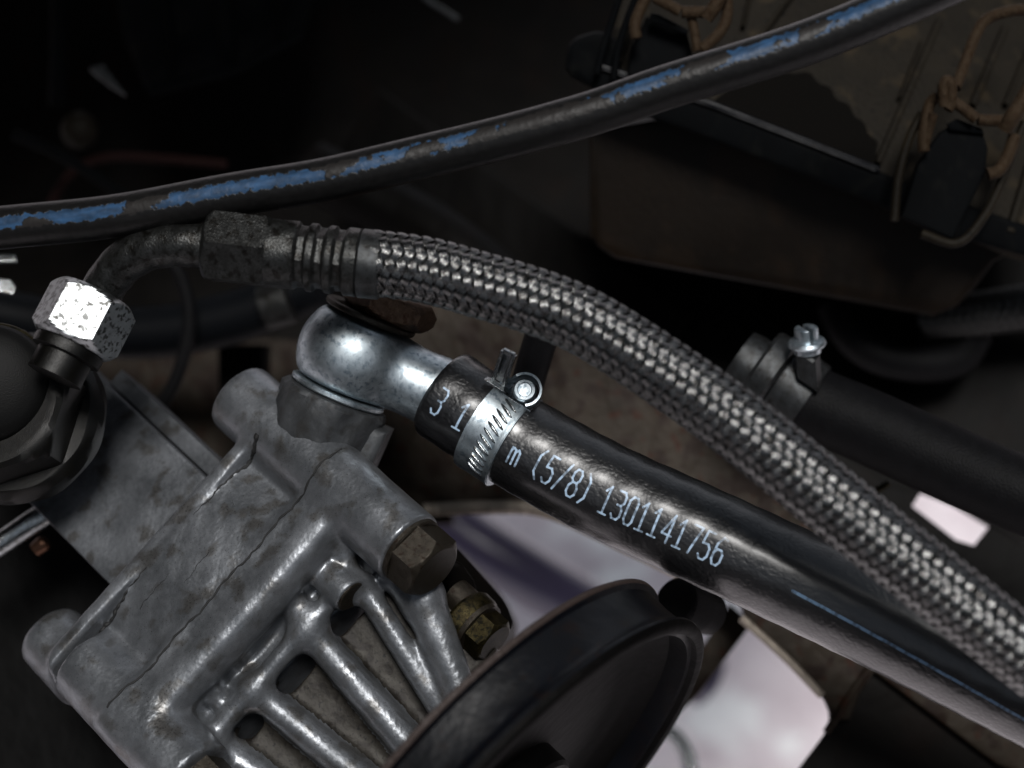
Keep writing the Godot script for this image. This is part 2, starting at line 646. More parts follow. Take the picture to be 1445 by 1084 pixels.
	mat("red_cable", c8(26, 10, 8), 0.7)
	mat("concrete", Color.WHITE, 0.85, 0.0, mottled(79, c8(244, 234, 237), c8(208, 194, 199), c8(140, 130, 130), 0.80, c8(252, 250, 250), 0.54, 0.012, 0.11, 0.010), 3.0, grain, 0.02)  # pale patches put sun dapple into the ground colour

# ------------------------------------------------------------------ the printed hose's skin
const GLYPH := {
	"1": [[0.12, 0.2, 0.5, 0.0, 0.5, 1.0], [0.12, 1.0, 0.88, 1.0]],
	"3": [[0.08, 0.0, 0.7, 0.0, 0.92, 0.14, 0.92, 0.36, 0.7, 0.48, 0.35, 0.48], [0.7, 0.48, 0.92, 0.62, 0.92, 0.86, 0.7, 1.0, 0.25, 1.0, 0.06, 0.86]],
	"0": [[0.3, 0.0, 0.7, 0.0, 0.92, 0.16, 0.92, 0.84, 0.7, 1.0, 0.3, 1.0, 0.08, 0.84, 0.08, 0.16, 0.3, 0.0]],
	"4": [[0.72, 1.0, 0.72, 0.0, 0.06, 0.68, 0.06, 0.72, 0.98, 0.72]],
	"5": [[0.9, 0.0, 0.2, 0.0, 0.12, 0.44, 0.65, 0.42, 0.92, 0.56, 0.92, 0.84, 0.68, 1.0, 0.28, 1.0, 0.06, 0.86]],
	"6": [[0.86, 0.04, 0.5, 0.0, 0.14, 0.26, 0.08, 0.82, 0.3, 1.0, 0.7, 1.0, 0.92, 0.84, 0.92, 0.58, 0.7, 0.44, 0.3, 0.44, 0.08, 0.6]],
	"7": [[0.06, 0.0, 0.94, 0.0, 0.4, 1.0]],
	"8": [[0.3, 0.0, 0.7, 0.0, 0.9, 0.14, 0.9, 0.34, 0.7, 0.46, 0.3, 0.46, 0.1, 0.34, 0.1, 0.14, 0.3, 0.0], [0.3, 0.46, 0.06, 0.62, 0.06, 0.86, 0.3, 1.0, 0.7, 1.0, 0.94, 0.86, 0.94, 0.62, 0.7, 0.46]],
	"(": [[0.85, -0.05, 0.45, 0.2, 0.45, 0.8, 0.85, 1.05]],
	")": [[0.15, -0.05, 0.55, 0.2, 0.55, 0.8, 0.15, 1.05]],
	"/": [[0.95, -0.05, 0.05, 1.05]],
	"m": [[0.0, 1.0, 0.0, 0.42], [0.0, 0.52, 0.2, 0.42, 0.45, 0.46, 0.5, 0.6, 0.5, 1.0], [0.5, 0.55, 0.75, 0.42, 0.95, 0.5, 1.0, 0.65, 1.0, 1.0]],
}

func stroke(px: PackedByteArray, w: int, h: int, a: Vector2, c: Vector2, rad: Vector2, ink: Color, worn: PackedByteArray) -> void:
	var lo := a.min(c) - rad * 1.6
	var hi := a.max(c) + rad * 1.6
	for y in range(maxi(0, int(lo.y)), mini(h, int(hi.y) + 2)):
		for x in range(maxi(0, int(lo.x)), mini(w, int(hi.x) + 2)):
			var p := Vector2(x, y) / rad
			var a2 := a / rad
			var ba := c / rad - a2
			var t := clampf((p - a2).dot(ba) / maxf(ba.length_squared(), 1e-6), 0, 1)
			var d := p.distance_to(a2 + ba * t)
			var k := clampf((1.15 - d) * 3.0, 0, 1) * (0.6 + 0.4 * clampf((worn[y * w + x] / 255.0 - 0.34) * 4.0, 0, 1))
			if k <= 0:
				continue
			var i := (y * w + x) * 3
			px[i] = maxi(px[i], int(lerpf(px[i], ink.r * 255, k)))
			px[i + 1] = maxi(px[i + 1], int(lerpf(px[i + 1], ink.g * 255, k)))
			px[i + 2] = maxi(px[i + 2], int(lerpf(px[i + 2], ink.b * 255, k)))

func printed_skin(length: float, around: float) -> void:     # millimetres
	var w := 2048
	var h := 1024
	var n := field(91, 0.03, w, 4, FastNoiseLite.TYPE_SIMPLEX_SMOOTH, h)
	var px := PackedByteArray()
	px.resize(w * h * 3)
	for i in w * h:
		var g := 9 + n[i] / 34
		px[i * 3] = g
		px[i * 3 + 1] = g
		px[i * 3 + 2] = g + 2
	var ink := c8(168, 192, 216)
	var sx := w / length
	var sy := h / around
	# [text, where along the hose (mm), height (mm)]; the letters' middle lies a little to the side of the crown
	var pitch := 3.36
	for run in [["3 16mm", 4.6, 0], ["m", 27.6, 1], ["(5/8)", 34.0, 0], ["1301141756", 54.0, 0]]:
		var txt: String = run[0]
		if run[2] == 1:
			txt = "m"
		for i in txt.length():
			var ch := txt[i]
			if not GLYPH.has(ch) or (run[2] == 0 and ch == "m"):
				continue
			var x0: float = run[1] + i * pitch * (1.06 if txt.begins_with("(") else 1.0)
			if txt.begins_with("3") and i >= 2:
				x0 += 0.8
			for line in GLYPH[ch]:
				for j in range(0, line.size() - 2, 2):
					var a := Vector2((x0 + (line[j] - 0.5) * 2.6) * sx, (around * 0.5 + 2.3 + (line[j + 1] - 0.5) * 7.4) * sy)
					var c := Vector2((x0 + (line[j + 2] - 0.5) * 2.6) * sx, (around * 0.5 + 2.3 + (line[j + 3] - 0.5) * 7.4) * sy)
					stroke(px, w, h, a, c, Vector2(0.31 * sx, 0.31 * sy), ink, n)
	for j in 40:
		var f0 := j / 40.0
		var f1 := (j + 1) / 40.0
		var a := Vector2((104.0 + 62.0 * f0) * sx, (around * 0.5 + lerpf(3.4, 6.6, f0)) * sy)
		var c := Vector2((104.0 + 62.0 * f1) * sx, (around * 0.5 + lerpf(3.4, 6.6, f1)) * sy)
		stroke(px, w, h, a, c, Vector2(0.42 * sx, 0.42 * sy), c8(104, 134, 164), n)
	# the wrapped, leathery relief of the skin
	var r1 := field(93, 0.016, 1024, 4, FastNoiseLite.TYPE_SIMPLEX_SMOOTH, 512)
	var r2 := field(94, 0.11, 1024, 3, FastNoiseLite.TYPE_SIMPLEX_SMOOTH, 512)
	var rl := PackedByteArray()
	rl.resize(1024 * 512)
	for y in 512:
		for x in 1024:
			var i := y * 1024 + x
			var wrap := sin((x * 0.42 - y * 0.10) + r1[i] * 0.06) * r2[i] / 128.0
			rl[i] = int(clampf(120 + (r1[i] - 128) * 0.15 + (r2[i] - 128) * 0.8 + wrap * 34.0, 0, 255))
	mat("printed_rubber", Color.WHITE, 0.44, 0.0, picture(px, w, h), 0.0, grey(rl, 1024, 512), 0.017)
	mats["printed_rubber"].metallic_specular = 0.5
	mats["printed_rubber"].clearcoat_enabled = true
	mats["printed_rubber"].clearcoat = 0.85
	mats["printed_rubber"].clearcoat_roughness = 0.25

func striped_skin(length: float, around: float) -> void:
	var w := 2048
	var h := 256
	var n1 := field(95, 0.012, w, 4, FastNoiseLite.TYPE_SIMPLEX_SMOOTH, h)
	var n2 := field(96, 0.05, w, 4, FastNoiseLite.TYPE_SIMPLEX_SMOOTH, h)
	var px := PackedByteArray()
	var rl := PackedByteArray()
	px.resize(w * h * 3)
	rl.resize(w * h)
	for y in h:
		for x in w:
			var i := y * w + x
			var f := x / float(w)
			var off := (y / float(h) - 0.5) * around - lerpf(-1.2, -2.6, f)
			var g := 14.0 + n2[i] / 26.0
			var k := Color(g, g * 0.98, g * 0.98) / 255.0
			var hi := 100.0
			var edge := 1.75 - absf(off) + (n2[i] - 128) * 0.006
			if edge > 0:
				var keep := 98.0 + 30.0 * smoothstep(0.34, 0.42, f) + 50.0 * smoothstep(0.5, 0.54, f) - 54.0 * smoothstep(0.63, 0.67, f) - 34.0 * smoothstep(0.75, 0.78, f) + 34.0 * smoothstep(0.9, 0.93, f)
				var show := (n1[y * w + x / 2] * 0.8 + n2[i] * 0.2) - keep
				if show > 0:
					var sh := 0.55 + 0.55 * n2[(y * w + x / 3)] / 255.0
					k = k.lerp(Color(0.17 * sh, 0.285 * sh, 0.41 * sh), clampf(show / 5.0, 0, 1) * clampf(edge * 5.0, 0, 1))
					hi = 150.0
				else:
					k = Color(0.125, 0.115, 0.11)
					hi = 112.0
			px[i * 3] = int(k.r * 255)
			px[i * 3 + 1] = int(k.g * 255)
			px[i * 3 + 2] = int(k.b * 255)
			rl[i] = int(clampf(hi + (n2[i] - 128) * 0.25, 0, 255))
	mat("striped_rubber", Color.WHITE, 0.4, 0.0, picture(px, w, h), 0.0, grey(rl, w, h), 0.03).metallic_specular = 0.3

# ------------------------------------------------------------------ hoses
func braid(t: Node3D, p: PackedVector3Array, r: float, n: int, gap: float, m := "braid_steel") -> void:
	var f := frames(p)
	var total: float = f[4][p.size() - 1]
	part("inner_liner", tube(p, r - 0.00045, 24), "braid_core", t, -1.0)
	var d := gap * 0.5                                        # along the hose from one crossing to the next
	var lead := 2.0 * n * d
	var steps := int(total / d * 5.0)
	var wide := gap * 0.39
	var sec := []                                             # four wires side by side
	for i in 13:
		var x := -1.0 + i / 6.0
		sec.append([x, (0.4 if i % 3 == 0 else 1.0) * sqrt(1.0 - 0.55 * x * x)])
	sec.append([0.0, -0.7])
	var ns := sec.size()
	for way in [1.0, -1.0]:
		for s in n:
			var b := MB.new()
			var seg := 0
			for i in steps + 1:
				var l := minf(i * d / 5.0, total - 1e-5)
				while seg < p.size() - 2 and f[4][seg + 1] < l:
					seg += 1
				var q := clampf((l - f[4][seg]) / (f[4][seg + 1] - f[4][seg]), 0, 1)
				var c: Vector3 = f[0][seg].lerp(f[0][seg + 1], q)
				var sd: Vector3 = f[2][seg].lerp(f[2][seg + 1], q).normalized()
				var up: Vector3 = f[3][seg].lerp(f[3][seg + 1], q).normalized()
				var tg: Vector3 = f[1][seg].lerp(f[1][seg + 1], q).normalized()
				var th: float = way * TAU * l / lead + s * TAU / n
				var out := sd * cos(th) + up * sin(th)
				var rnd: Vector3 = (up * cos(th) - sd * sin(th)) * way
				var run: Vector3 = (rnd * (TAU * r / lead) + tg).normalized()
				var side: Vector3 = run.cross(out)
				var lift: float = r + 0.00034 * way * cos(PI * l / d)
				for e in sec:
					b.add(c + out * (lift + e[1] * 0.00042) + side * (e[0] * wide), Vector2.ZERO)
			for i in steps:
				for k in ns:
					var a := i * ns + k
					var z := i * ns + (k + 1) % ns
					b.quad(a, z, z + ns, a + ns)
			part("braid_strand", b, m, t, -1.0)

func build_braided_hose() -> void:
	var line := pxs([[528, 371, 43.0], [600, 381, 42.8], [677, 402, 42.5], [760, 427, 42.1], [830, 457, 41.7], [930, 520, 41.1], [1051, 607, 40.5], [1211, 737, 40.0], [1355, 851, 39.8], [1445, 922, 39.8], [1590, 1036, 39.8]])
	var t := thing("braided_hose", "steel braided hose with crimped elbow and bright union nut, arching over the printed hose", "hose", at(528, 371, 43.0))
	braid(t, spline(line, 14), 0.0074, 8, 0.0029)
	# the crimped end: collar, pressed shell with three waists, hexagon, bent pipe
	var o := at(540, 375, 43.0)
	var ax := (at(290, 346, 43.2) - o).normalized()
	part("end_collar", turned(o, ax, [[0, 7.0], [0, 7.9], [0.5, 8.35], [5.2, 8.45], [6.0, 7.7], [6.0, 6.0]], 56), "dull_steel", t)
	var shell := []
	for i in 74:
		var h := 5.9 + i * 0.3
		shell.append([h, 8.0])
	var press := func(th: float, h: float, _r: float) -> float:
		var e := 0.0
		for g in [10.3, 14.9, 19.5]:
			e = maxf(e, clampf(1.6 - absf(h - g) / 1.05, 0.0, 1.0))
		e = smoothstep(0.0, 1.0, e)
		var flat := 7.0 / cos(fposmod(th + 0.2, PI / 4.0) - PI / 8.0)
		return lerpf(8.35, minf(flat, 7.75), e) + 0.05 * sin(th * 9.0 + h * 0.9)
	part("crimp_shell", turned(o, ax, [[5.9, 0.0]] + shell + [[27.8, 0.0]], 96, press), "oily_steel", t)
	part("fitting_hex", hexagon(o + ax * 27.0 * MM, ax, 8.2, 16.5, true, 0.0, dirc(0.25, 0.9, 0.5)), "oily_steel", t, 25.0)
	var pipe := spline(pxs([[305, 350, 43.2], [262, 346, 43.25], [222, 349, 43.4], [186, 363, 43.6], [160, 386, 43.8], [142, 416, 44.0], [128, 446, 44.2]]), 8)
	part("elbow_pipe", tube(pipe, func(l, th): return 0.0053 + 0.00012 * sin(l * 900.0 + th * 3.0), 32), "oily_steel", t)
	var nx := dirc(-0.40, -0.88, 0.22)
	var no := at(137, 415, 44.2)
	var nut := part("union_nut", hexagon(no, nx, 10.0, 14.5, true, 5.6, dirc(0.155, 0.209, 0.965).rotated(nx, PI / 6.0)), "stamped_steel", t, 22.0)
	nut.set_meta("label", "bright worn hexagon union nut")
	part("nut_skirt", turned(no + nx * 14.3 * MM, nx, [[0, 0], [0, 8.6], [1.0, 9.0], [3.0, 8.8], [3.4, 7.0], [9.0, 7.0], [9.0, 0]], 40), "oiled_brass", t)

func build_printed_hose() -> void:
	var line := spline(pxs([[623, 554, 46.6], [655, 576, 46.4], [700, 606, 46.1], [737, 628, 46.0], [850, 690, 45.5], [960, 741, 45.0], [1088, 800, 44.5], [1255, 880, 44.0], [1445, 976, 43.6], [1600, 1058, 43.4]]), 14)
	var r := 0.0124
	var l: float = frames(line)[4][line.size() - 1]
	printed_skin(l / MM, TAU * r / MM)
	var t := thing("rubber_hose", "thick black rubber hose with pale blue printed numbers, pushed on the zinc banjo neck", "hose", line[0])
	var skin := func(s: float, th: float) -> float:
		return r - 0.0006 * exp(-pow((s - 0.0148) / 0.0035, 2.0)) + 0.00008 * sin(th * 4.0 + s * 700.0) + (-0.0007 * exp(-s / 0.0006))
	part("hose_body", tube(line, skin, 64), "printed_rubber", t, -1.0)

func build_banjo() -> void:
	var ax := dirc(0.40, 0.91, 0.10)
	var c := at(500, 500, 46.6)
	var neck := (at(640, 566, 46.5) - c).normalized()
	var sx := (neck - ax * neck.dot(ax)).normalized()
	var sz := sx.cross(ax)
	var nl := Vector3(neck.dot(sx), neck.dot(ax), neck.dot(sz))
	var f := func(p: Vector3) -> float:
		var rr := Vector2(p.x, p.z).length()
		var bulge := 15.2 - 0.034 * p.y * p.y
		var d := smax(rr - bulge, absf(p.y) - 10.0, 2.6)
		var along := p.dot(nl)
		var off := (p - nl * along).length()
		var nr := 9.9 - 0.5 * smoothstep(12.0, 17.0, along) * smoothstep(24.0, 19.0, along)
		d = smin(d, smax(smax(off - nr, along - 30.0, 0.8), 5.0 - along, 4.0), 2.0)
		return smax(d, absf(p.y) - 10.0, 1.4)
	var b := nets(f, Vector3(-17, -12, -17), Vector3(33, 12, 17), 0.55)
	for i in b.v.size():
		var q := b.v[i] * MM
		b.v[i] = c + sx * q.x + ax * q.y + sz * q.z
	var t := thing("banjo_fitting", "shiny zinc plated banjo fitting with a rounded barrel and a short neck", "fitting", c - ax * 0.01)
	part("body", b, "zinc", t, -1.0)
	var q := thing("banjo_bolt", "dull hexagon bolt clamping the zinc banjo fitting under the crimped end of the braided hose", "bolt", c + ax * 10.2 * MM)
	part("sealing_washer", turned(c + ax * 10.1 * MM, ax, [[0, 6], [0, 12.2], [0.5, 12.6], [1.4, 12.6], [1.8, 12.2], [1.8, 6]], 48), "old_bolt", q)
	part("hex_head", hexagon(c + ax * 12.0 * MM + sx * 3.2 * MM, ax, 11.6, 7.5, true, 0.0, sx.rotated(ax, 0.3)), "worn_bolt", q, 25.0)
	# the dark cast seat below it
	var s := thing("cast_pedestal", "dark oily cast seat under the zinc banjo fitting", "casting", c - ax * 18.0 * MM)
	part("lower_washer", turned(c - ax * 11.6 * MM, ax, [[0, 6], [0, 12.6], [0.4, 13.0], [1.2, 13.0], [1.5, 12.6], [1.5, 6]], 48), "zinc", s)
	var rough := func(th: float, h: float, r: float) -> float: return r + 0.35 * sin(th * 7.0 + h) + 0.25 * sin(th * 13.0 - h * 1.7)
	part("seat_body", turned(c - ax * 26.0 * MM, ax, [[0, 0], [0, 13.5], [8.0, 14.6], [12.6, 14.6], [13.8, 13.8], [14.2, 12.0], [14.2, 0]], 72, rough), "dark_cast", s)
	part("seat_ear", block(c - ax * 20.0 * MM + sx * 11.0 * MM, sx, ax, sz, Vector3(6.0, 5.6, 7.0), 2.4), "dark_cast", s, 60.0)

func build_clamp() -> void:
	var c := at(704, 610, 46.1)
	var ax := (at(737, 629, 45.95) - at(660, 580, 46.35)).normalized()
	var s := (eye - c).normalized()
	s = (s - ax * s.dot(ax)).normalized()
	var u := ax.cross(s)                                     # theta = 0 towards the lens, growing to the lower left
	if u.dot(ry) > 0:
		u = -u
	var R := 12.35
	var t := thing("hose_clamp", "bright worm drive hose clamp round the printed rubber hose", "hose clamp", c)
	var ring := func(r0: float, r1: float, w: float, a0: float, a1: float, shift := 0.0, curl := 0.0) -> MB:
		var b := MB.new()
		var n := 64
		for i in n + 1:
			var f := i / float(n)
			var th := lerpf(a0, a1, f)
			var d := s * cos(th) + u * sin(th)
			for e in [[-w, r0], [-w, r1 + curl], [-w + 0.9, r1 + curl * 0.9], [-w + 1.5, r1], [w - 1.5, r1], [w - 0.9, r1 + curl * 0.9], [w, r1 + curl], [w, r0]]:
				b.add(c + (d * e[1] + ax * (e[0] + shift)) * MM, Vector2(f, e[0]))
		for i in n:
			for k in 8:
				var a := i * 8 + k
				var z := i * 8 + (k + 1) % 8
				b.quad(a, a + 8, z + 8, z)
		b.quad(0, 1, 2, 3)
		b.quad(0, 3, 4, 7)
		b.quad(4, 5, 6, 7)
		var e := n * 8
		b.quad(e + 3, e + 2, e + 1, e)
		b.quad(e + 7, e + 4, e + 3, e)
		b.quad(e + 7, e + 6, e + 5, e + 4)
		return b
	part("band", ring.call(R - 0.5, R + 0.25, 5.2, -PI, PI, 0.0, 0.5), "zinc", t, 40.0)
	part("overlap_band", ring.call(R + 0.3, R + 0.85, 4.6, -0.75, 1.9, 0.3, 0.15), "zinc", t, 40.0)
	# pressed thread: a row of slanted ridges nearer one edge of the band
	for i in 12:
		var th := -0.58 + i * 0.145
		var d := s * cos(th) + u * sin(th)
		var e := u * cos(th) - s * sin(th)
		var a1 := (ax + e * 0.42).normalized()
		var a2 := d.cross(a1).normalized()
		part("thread_ridge", ball(c + (d * (R + 0.85) + ax * 1.4) * MM, Vector3(2.6, 0.75, 0.5) * MM, a1, d, a2, 14), "bright_steel", t, -1.0)
	# the screw's housing stands on the upper edge: a short round screw seen end on inside a looped strap
	var th := -0.98
	var d := s * cos(th) + u * sin(th)
	var e := (u * cos(th) - s * sin(th))
	var so := c + (d * (R + 2.2) + ax * 2.0) * MM
	var sax := (s * 0.93 - u * 0.12 + ax * 0.12).normalized()
	part("screw", turned(so - sax * 5.0 * MM, sax, [[0, 0], [0, 2.8], [7.0, 2.8], [7.0, 3.0], [8.6, 3.0], [9.2, 2.6], [9.3, 1.9], [8.9, 1.7], [8.8, 0]], 32), "zinc", t)
	part("housing_block", block(so - d * 2.6 * MM + e * 0.6 * MM, ax, e, d, Vector3(4.4, 3.0, 1.2), 0.5), "bright_steel", t)
	var loop := PackedVector3Array()
	var b1 := (ax - sax * ax.dot(sax)).normalized()
	var b2 := sax.cross(b1)
	if b2.dot(u) > 0:
		b2 = -b2
	for i in 29:
		var f := lerpf(-0.30, 0.86, i / 28.0) * PI
		loop.append(so + (b1 * cos(f) + b2 * sin(f)) * 4.1 * MM + sax * 1.4 * MM)
	loop.append(c + (d * (R + 1.0) - e * 1.5 + ax * -3.6) * MM)
	var strap := MB.new()
	var lf := frames(loop)
	for i in loop.size():
		var nrm: Vector3 = lf[1][i].cross(sax).normalized()
		for q in [[-3.4, -0.3], [-3.4, 0.3], [3.4, 0.3], [3.4, -0.3]]:
			strap.add(loop[i] + (sax * q[0] + nrm * q[1]) * MM)
	for i in loop.size() - 1:
		for k in 4:
			strap.quad(i * 4 + k, i * 4 + (k + 1) % 4, i * 4 + 4 + (k + 1) % 4, i * 4 + 4 + k)
	part("screw_housing", strap, "zinc", t)
	# the band's loose end, folded up like a fork
	var to := at(711, 519, 45.2)
	var tx := (at(700, 541, 45.3) - at(715, 499, 44.9)).normalized()
	var tz := (s - tx * s.dot(tx)).normalized()
	var ty := tz.cross(tx)
	var tail := block(to + ty * 1.55 * MM, tx, ty, tz, Vector3(4.6, 0.55, 0.9), 0.2)
	tail.join(block(to - ty * 1.55 * MM, tx, ty, tz, Vector3(4.4, 0.55, 0.9), 0.2))
	tail.join(block(to - tx * 4.5 * MM, tx, ty, tz, Vector3(0.6, 1.6, 0.7), 0.2))
	tail.join(block(to - tz * 0.8 * MM, tx, ty, tz, Vector3(4.4, 1.8, 0.25), 0.1))
	part("band_tail", tail, "bright_steel", t)
	var foot := block(at(702, 543, 45.3), ax, ty, tz, Vector3(2.6, 1.0, 1.3), 0.4)
	part("tail_lug", foot, "bright_steel", t)

func build_striped_hose() -> void:
	var line := spline(pxs([[-120, 332, 43.8], [0, 322, 43.7], [173, 303, 43.4], [345, 272, 43.2], [480, 249, 43.0], [653, 208, 42.8], [826, 163, 42.5], [945, 121, 42.3], [1118, 68, 42.0], [1256, 12, 41.7], [1420, -60, 41.4]]), 12)
	var r := 0.00535
	striped_skin(frames(line)[4][line.size() - 1] / MM, TAU * r / MM)
	single("striped_hose", tube(line, func(l, th): return r + 0.0001 * sin(l * 130.0 + th), 40), "striped_rubber", "black hose with a peeling blue stripe running across the bay above the braided hose", "hose", "", -1.0)

# ------------------------------------------------------------------ the pump
func pump_floor(p: Vector3) -> float:
	return (p.z + 18.5 + (p.y - 26.0) * 0.34) * 0.94

func pump_field(p: Vector3) -> float:
	var wob := 0.10 * sin(p.x * 0.7 + p.y * 0.31) * sin(p.y * 0.53 - p.z * 0.6)
	# cover: top at w = 0, sunk between the two bolt bosses, proud at its middle
	var mu := (p.x + 6.0) / 30.0
	var sunk := 0.5 - 5.6 * mu * mu
	var s := smoothstep(-10.6, -9.8, p.y) * (1.0 - smoothstep(7.0, 11.4, p.y))
	var top := lerpf(0.0, maxf(sunk, -6.5), s)
	var d := rbox(p - Vector3(-7, 4.2, -12.0), Vector3(47.0, 19.4, 14.5), 6.0)
	d = smax(d, (p.z - top) * 0.6, 1.0)
	# the long front edge is rounded off, bowed forward at its middle
	var bow := 2.2 * cos(clampf((p.x + 2.0) / 26.0, -1.5, 1.5))
	d = smin(d, cap(p, Vector3(-44, 17.6 + bow, -5.3), Vector3(30, 17.6 + bow, -5.3), 6.0, 6.0), 2.0)
	# two bolt bosses along the shaft's direction
	d = smin(d, cyl_y(p, 31.5, -6.6, -27.0, 41.0, 9.9, 0.7), 2.6)
	d = smin(d, cyl_y(p, -46.0, -8.0, -8.0, 38.0, 10.2, 0.7), 3.0)
	d = smin(d, cyl_y(p, -49.5, -14.5, -28.0, -6.0, 9.4, 3.5), 4.0)
	# the wall and ledge under the ridge
	d = smin(d, cap(p, Vector3(-38, 30, -15.0), Vector3(13, 30.5, -13.0), 2.7, 2.7), 2.4)
	d = smin(d, rbox(p - Vector3(-12.5, 23.0, -24.0), Vector3(26, 5.6, 8.6), 1.5), 2.0)
	d = smin(d, cap(p, Vector3(1, 20, -9), Vector3(2, 30, -14.6), 3.0, 2.6), 2.2)
	d = smin(d, cap(p, Vector3(21, 24, -9), Vector3(15, 31, -13.4), 3.2, 2.8), 2.2)
	d = smin(d, cyl_y(p, 12.6, -11.6, 22.0, 35.0, 5.0, 0.5), 1.4)
	d = smin(d, cyl_y(p, -40.2, -15.0, 18.0, 31.0, 5.2, 0.5), 1.4)
	d = smin(d, cap(p, Vector3(-29, 20, -10), Vector3(-30, 29, -16.4), 2.8, 2.6), 2.2)
	# a narrow slot in the pocket
	d = smax(d, -cap(p, Vector3(-15, 26.6, -14.0), Vector3(-5, 26.8, -13.2), 0.7, 0.7), 0.3)
	# the lower body falls away towards the pulley
	if p.y > 14.0:
		var low := pump_floor(p)
		var body := maxf(low, maxf(absf(p.x + 13.0) - 40.0, maxf(p.y - 66.0, -p.z - 46.0)))
		# deep groove under the ledge
		body = smax(body, -rbox(p - Vector3(-13, 33.2, -31.0), Vector3(32, 2.3, 14.0), 0.8), 0.5)
		d = smin(d, body, 0.6)
		d = smin(d, cap(p, Vector3(-1, 29, -15.0), Vector3(-6, 66, -29.5), 3.9, 4.3), 4.5)
		d = smin(d, cap(p, Vector3(-22, 29, -16.0), Vector3(-20, 66, -30.0), 3.6, 4.0), 4.5)
		d = smin(d, cap(p, Vector3(16.5, 33, -15.0), Vector3(6.5, 66, -28.5), 3.1, 3.3), 3.6)
		d = smin(d, cap(p, Vector3(25.0, 37, -17.5), Vector3(24.5, 46, -19.0), 5.2, 5.6), 3.0)
		d = smin(d, cap(p, Vector3(24.5, 46, -19.0), Vector3(13.0, 68, -27.0), 5.6, 4.2), 3.0)
		d = smin(d, cap(p, Vector3(-38, 30, -19.0), Vector3(-36, 66, -30.5), 3.6, 4.0), 4.5)
		# deep notches under the ledge beside the small bosses
	return d + wob * 0.6

func build_pump() -> void:
	var t := thing("steering_pump", "grey cast aluminium pump housing with ribs and bolt bosses beside the black pulley", "pump", hp(-10, 20, -40))
	var b := nets(pump_field, Vector3(-62, -33, -44), Vector3(46, 68, 6), 0.78)
	var grimy := {}
	for i in b.v.size():
		var q := b.v[i]
		b.v[i] = hp(q.x, q.y, q.z)
		if q.y > 31.0 and q.x > -52.0 and absf(pump_floor(q)) < 1.5:
			grimy[i] = true
	var floor_tris := PackedInt32Array()
	var rest := PackedInt32Array()
	for f in b.t.size() / 3:
		var tri3 := b.t.slice(f * 3, f * 3 + 3)
		if grimy.has(tri3[0]) and grimy.has(tri3[1]) and grimy.has(tri3[2]):
			floor_tris.append_array(tri3)
		else:
			rest.append_array(tri3)
	b.n.resize(b.v.size())
	for f in b.t.size() / 3:
		var p := b.v[b.t[f * 3]]
		var nf := (b.v[b.t[f * 3 + 1]] - p).cross(b.v[b.t[f * 3 + 2]] - p) * 1e6
		for k in 3:
			b.n[b.t[f * 3 + k]] += nf
	b.t = rest
	part("housing", b, "cast_aluminium", t, -1.0)
	b.t = floor_tris
	part("grimy_floor", b, "dirty_aluminium", t, -1.0)
	# parting seam and black strips painting the shadow slit along the sunk floor's rear wall, laid on the casting
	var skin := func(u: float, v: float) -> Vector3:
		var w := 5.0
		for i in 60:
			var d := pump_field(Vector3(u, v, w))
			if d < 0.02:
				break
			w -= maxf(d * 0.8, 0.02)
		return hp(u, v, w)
	var rows := [["parting_seam", -48.0, 39.0, 11.4, 0.36, 0.36], ["shadow_slit", 27.5, 1.0, -9.3, 0.85, 0.1], ["shadow_slit", -40.0, -17.0, -9.3, 0.9, 0.1], ["scratch", -26.0, -14.0, -3.0, 0.12, 0.05], ["scratch", -13.0, -3.0, 2.5, 0.05, 0.14]]
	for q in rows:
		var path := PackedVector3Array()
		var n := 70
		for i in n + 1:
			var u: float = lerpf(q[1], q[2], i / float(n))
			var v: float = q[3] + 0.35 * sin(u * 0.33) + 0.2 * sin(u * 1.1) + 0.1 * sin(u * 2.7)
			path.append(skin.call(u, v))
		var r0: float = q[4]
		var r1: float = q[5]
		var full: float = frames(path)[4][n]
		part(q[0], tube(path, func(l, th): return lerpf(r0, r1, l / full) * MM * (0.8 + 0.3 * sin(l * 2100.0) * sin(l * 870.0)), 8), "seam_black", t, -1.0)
	# the flat neck that runs back to the filler
	part("neck", block(hp(-9.3, -53, -18.5), hu, hv, hw, Vector3(19.0, 40.0, 10.0), 1.3), "cast_aluminium", t)
	part("neck_flange", block(hp(12.6, -40, -20.5), hu, hv, hw, Vector3(2.6, 27.0, 8.0), 0.9), "cast_aluminium", t)
	# bolts
	var bolt := hexagon(hp(31.5, 42.0, -6.6), hv, 7.9, 8.5, false, 0.0, hw.rotated(hv, 0.38))
	part("cover_bolt", bolt, "old_bolt", t, 25.0)
	part("bolt_washer", turned(hp(31.5, 40.9, -6.6), hv, [[0, 0], [0, 9.2], [1.0, 9.2], [1.4, 8.8], [1.5, 0]], 40), "old_bolt", t)
	part("cover_bolt", hexagon(hp(-46.0, 38.0, -8.5), hv, 7.0, 7.0, false, 0.0, hw.rotated(hv, 0.1)), "old_bolt", t, 25.0)
	part("bolt_end", turned(hp(12.6, 34.3, -11.6), hv, [[0, 0], [0, 4.3], [0.95, 4.3], [1.2, 4.0], [1.0, 0]], 32), "old_bolt", t)
	part("bolt_end", turned(hp(-40.2, 30.3, -15.0), hv, [[0, 0], [0, 4.5], [0.95, 4.5], [1.2, 4.2], [0.8, 0]], 32), "old_bolt", t)

